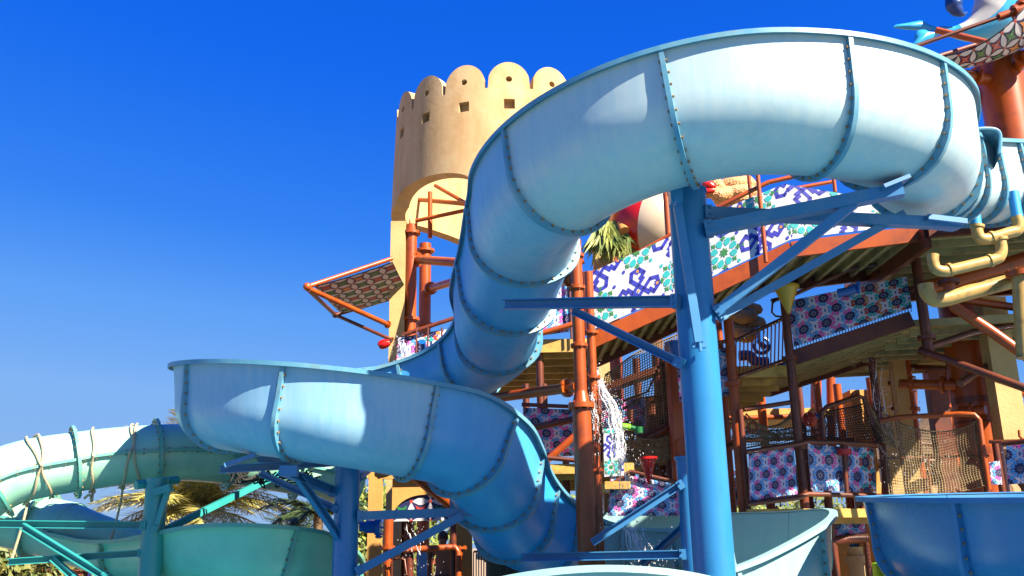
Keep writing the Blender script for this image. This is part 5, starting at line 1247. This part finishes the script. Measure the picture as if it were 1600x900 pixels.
m_ = MB(); m_.poly([at(1165+7*math.cos(R(k*30)), 581+8*math.sin(R(k*30)), 16.6) for k in range(13)], .02, 6, 0, False); m_.build('hand_wheel', GREEN, label='small green hand wheel behind the barred railing', cat='wheel')
m_ = MB(); c = at(1180, 664, 16.8); m_.poly([at(1176+7*math.cos(R(k*30)), 668+8*math.sin(R(k*30)), 16.8) for k in range(13)], .03, 6, 0, False); m_.build('hand_wheel', RED, label='small red hand wheel in the dark net under the yellow deck', cat='wheel')
m_ = MB(); c = at(1265, 655, 17.5); m_.sphere(c, .14, 12, 8); m_.poly([at(1262, 652, 17.5), at(1285, 650, 17.5)], .07, 10, 1); m_.build('water_cannon', [REDP, BLUEP], label='red and blue play cannon beside the arched net pipe', cat='water cannon')
m_ = MB(); m_.poly([at(1310, 458, 14.8), at(1325, 455, 14.7), at(1338, 450, 14.6)], .07, 10); m_.tube(at(1341, 440, 14.6), at(1341, 458, 14.6), .03, 8)
m_.build('water_cannon', BLUEP, label='dark blue water cannon at the top edge of the upper pink panel', cat='water cannon')
m_ = MB(); m_.poly([at(1140, 488, 16.8), at(1166, 486, 16.8)], .05, 10); m_.poly([at(1020, 785, 15.2), at(1032, 775, 15.2)], .07, 10)
m_.build('water_cannon', BLUEP, label='small dark blue nozzle fixed to the wide pink panel', cat='water cannon') if False else None
# bins low at the right
m_ = MB(); c = at(1387, 905, 19); m_.lathe(c, [(.28, 0), (.30, .30), (.01, .34)], 20); m_.build('litter_bin', LIME, label='lime green lidded bin low between the right-hand posts', cat='bin')
m_ = MB(); p = at(1340, 900, 19); m_.tube((p.x, p.y, 0), (p.x, p.y, zat(1340, 855, 19)), .15, 14); m_.tube((p.x, p.y, zat(1340, 880, 19)), (p.x, p.y, zat(1340, 868, 19)), .2, 14); m_.build('post', ROPE, label='post wound with tan rope low at the right', cat='post')
m_ = MB(); p = at(1315, 880, 20); m_.bar((p.x, p.y, 0), (p.x, p.y, zat(1315, 835, 20)), .3, .3); m_.build('pillar', CREAMP, label='short cream pillar under the lowest railing panel', cat='pillar', smooth=0)

# ---------------------------------------------------------------- yellow and blue plumbing at the right
yp = empty('water_pipe', at(1520, 380, 12.5), 'cream yellow elbowed water pipe feeding the blue slide, blue at its top ends', 'pipe')
PY_ = 11.6
def elbow(pts, r, mat, root, Y=PY_, name='pipe_run', fit=None):
    q = crom([at(x, y, Y) for x, y in pts], 6); m_ = MB(); m_.poly(q, r, 14)
    return m_.build(name, mat, root, 50)
elbow([(1458, 398), (1458, 408), (1462, 420), (1475, 424), (1490, 421), (1552, 406), (1562, 400), (1565, 390), (1563, 378), (1560, 368)], .074, PIPEY, yp)
elbow([(1527, 352), (1527, 362), (1532, 372), (1545, 373), (1575, 364), (1589, 360), (1592, 350), (1588, 338)], .074, PIPEY, yp)
elbow([(1526, 356), (1524, 342), (1521, 322)], .07, GELD, yp); elbow([(1590, 342), (1587, 325), (1583, 300)], .07, GELD, yp)
for (x, y, X2, Y2) in ((1482, 422, 1486, 421), (1545, 408, 1549, 407), (1564, 376, 1563, 372), (1548, 372, 1552, 371), (1527, 356, 1527, 352)): m_ = MB(); m_.tube(at(x, y, PY_), at(X2, Y2, PY_), .09, 14); m_.build('pipe_collar', PIPEY, yp)
yp = empty('water_pipe', at(1560, 460, 12.5), 'thicker stained yellow pipe running into an upright pipe at the right edge', 'pipe')
elbow([(1446, 444), (1449, 458), (1460, 468), (1478, 467), (1510, 458), (1600, 434)], .11, PIPEY, yp, 12.9)
elbow([(1594, 432), (1597, 480), (1602, 560)], .115, PIPEY, yp, 12.6)
m_ = MB(); m_.flange(at(1594, 428, 12.6), (0, 0, 1), .19, .04, 0, 18, 8); m_.build('pipe_flange', RUST, yp)

# lip plate at the right end of the big slide
lp_ = empty('slide_hood', at(1545, 225, 10.8), 'curved blue lip plate standing at the right end of the big slide', 'slide lip')
m_ = MB(); q = crom([at(1521, 222, 11.0), at(1521, 208, 11.0), at(1528, 202, 11.0), at(1545, 201, 11.0), at(1558, 204, 11.0), at(1563, 214, 11.0), at(1562, 240, 11.0)], 5)
vs_ = []
for p in q: vs_ += [p, p+V((.12, .42, -.02))]
m_.add(vs_, [(2*i, 2*i+2, 2*i+3, 2*i+1) for i in range(len(q)-1)]); m_.add([v+V((0, -.001, -.03)) for v in vs_], [(2*i+1, 2*i+3, 2*i+2, 2*i) for i in range(len(q)-1)])
m_.build('plate', BLRIM, lp_, 50); m_ = MB(); m_.poly(q, .025, 8); m_.build('rolled_edge', BLRIM, lp_)

# ---------------------------------------------------------------- falling water
def splash(name, path, r0, r1, n, label, seed=1, strands=14, drops=True):
    rr = random.Random(seed); m_ = MB(); q = crom([at(*p) for p in path], 10); N = len(q)
    for k in range(strands):
        ph = rr.uniform(0, 6.28); of = V((rr.gauss(0, .5), rr.gauss(0, .5), 0)); i0 = int(rr.uniform(0, .45)*N); i1 = min(N, i0+int(rr.uniform(.3, .6)*N)); pts = []; rd = []
        for i in range(i0, i1):
            f = i/N; sp = r0+(r1-r0)*f; pts.append(q[i]+of*sp+V((math.sin(i*.7+ph)*.02, 0, rr.uniform(-.02, .02)))); rd.append(max(.002, .010*(1-f*.6)*rr.uniform(.2, 1.5)))
        if len(pts) > 2: m_.poly(pts, rd, 5)
    if drops:
        for k in range(n):
            f = rr.random(); i = int(f*(N-1)); sp = (r0+(r1-r0)*f)*1.3; c = q[i]+V((rr.gauss(0, sp), rr.gauss(0, sp), rr.gauss(0, sp*.7)+rr.uniform(-.15, .05)))
            s_ = rr.uniform(.003, .011); m_.sphere(c, s_*.62, 5, 3, 0, (1, 1, rr.uniform(1, 3)))
    o = m_.build(name, WATER, smooth=60, label=label, cat='water', kind='stuff'); return o
splash('falling_water', [(928, 572, 14.6), (938, 602, 14.4), (958, 640, 14.2), (966, 690, 14.1), (970, 745, 14.0), (975, 800, 13.9)], .05, .13, 900, 'jet of white water falling from under the stair', 3, 34)
splash('falling_water', [(922, 612, 13.6), (930, 650, 13.6), (938, 690, 13.6)], .03, .06, 160, 'thin spray', 4, 8)
splash('falling_water', [(975, 800, 13.4), (985, 830, 13.3), (1000, 870, 13.2), (1008, 900, 13.2)], .12, .16, 500, 'splash', 5, 20)
splash('falling_water', [(1000, 715, 14.6), (1010, 760, 14.6), (1015, 800, 14.5)], .12, .16, 260, 'spray', 9, 0)
splash('falling_water', [(628, 530, 18.6), (632, 560, 18.6), (636, 590, 18.6)], .08, .14, 300, 'sheet of water', 6, 34)
splash('falling_water', [(1375, 560, 16.4), (1378, 640, 16.4), (1400, 700, 16.2), (1450, 740, 15.2)], .14, .3, 900, 'spray', 7, 6)
splash('falling_water', [(1255, 600, 15.8), (1262, 660, 15.8), (1262, 740, 15.8)], .10, .14, 160, 'spray', 8, 0)
splash('falling_water', [(640, 820, 16.3), (650, 860, 16.3), (655, 900, 16.3)], .08, .12, 120, 'spray', 10, 4)

# rear bays of the play structure, filling the depth behind the front platforms
rb2 = empty('platform', at(1230, 690, 20.5), 'shaded rear platform with ochre beams seen behind the dark rope net', 'platform')
A_, B_ = at(1110, 800, 19.6), at(1400, 790, 19.6); B_.z = A_.z = zat(1250, 795, 15.4)
deck(rb2, (A_, B_, B_+V((0, 3, 0)), A_+V((0, 3, 0))), .14, 4, DECK, ribs='x')
for a, b in (((1112, 735, 20.2), (1160, 733, 20.2)), ((1168, 730, 20.6), (1262, 726, 20.6))):
    p, q = at(*a), at(*b); panel('patterned_panel', p-V((0, 0, .75)), q-V((0, 0, .75)), q, p, 'rosette', .45, rb2)
for px, r in ((1120, .08), (1166, .06), (1205, .10), (1268, .07), (1330, .09)): 
    m_ = MB(); post(m_, px, 800, 600, 20.4, r); m_.build('post', RUST if px in (1205, 1330) else RUSTD, rb2)
rbar(rb2, 'handrail', [(1110, 690, 20.2), (1262, 684, 20.4), (1390, 690, 20.4)], .05, RUSTD)
rbar(rb2, 'cross_pipe', [(1110, 655, 20.8), (1262, 650, 20.8)], .06, RUST)
m_ = MB(); p, q = at(1120, 640, 20.8), at(1300, 628, 20.8); q.z = p.z; m_.quadslab(p, q, q+V((0, 2.4, 0)), p+V((0, 2.4, 0)), .16); m_.build('upper_deck', DECK, rb2, 0)
rb3 = empty('platform', at(1000, 760, 19.5), 'dim rear platform with dark posts seen through the tall tan net', 'platform')
A_, B_ = at(915, 690, 19.5), at(1070, 680, 19.5); B_.z = A_.z
deck(rb3, (A_, B_, B_+V((0, 2.5, 0)), A_+V((0, 2.5, 0))), .14, 4, OLIVE, ribs='x')
p, q = at(930, 682, 19.4), at(1055, 676, 19.4); panel('patterned_panel', p, q, q+V((0, 0, .75)), p+V((0, 0, .75)), 'rosette', .45, rb3)
for px, r in ((930, .07), (975, .12), (1010, .08), (1050, .1)):
    m_ = MB(); post(m_, px, 850, 560, 19.8, r); m_.build('post', RUSTD if r < .1 else RUST, rb3)
rbar(rb3, 'cross_pipe', [(925, 640, 19.6), (1060, 628, 19.6)], .06, RUSTD)
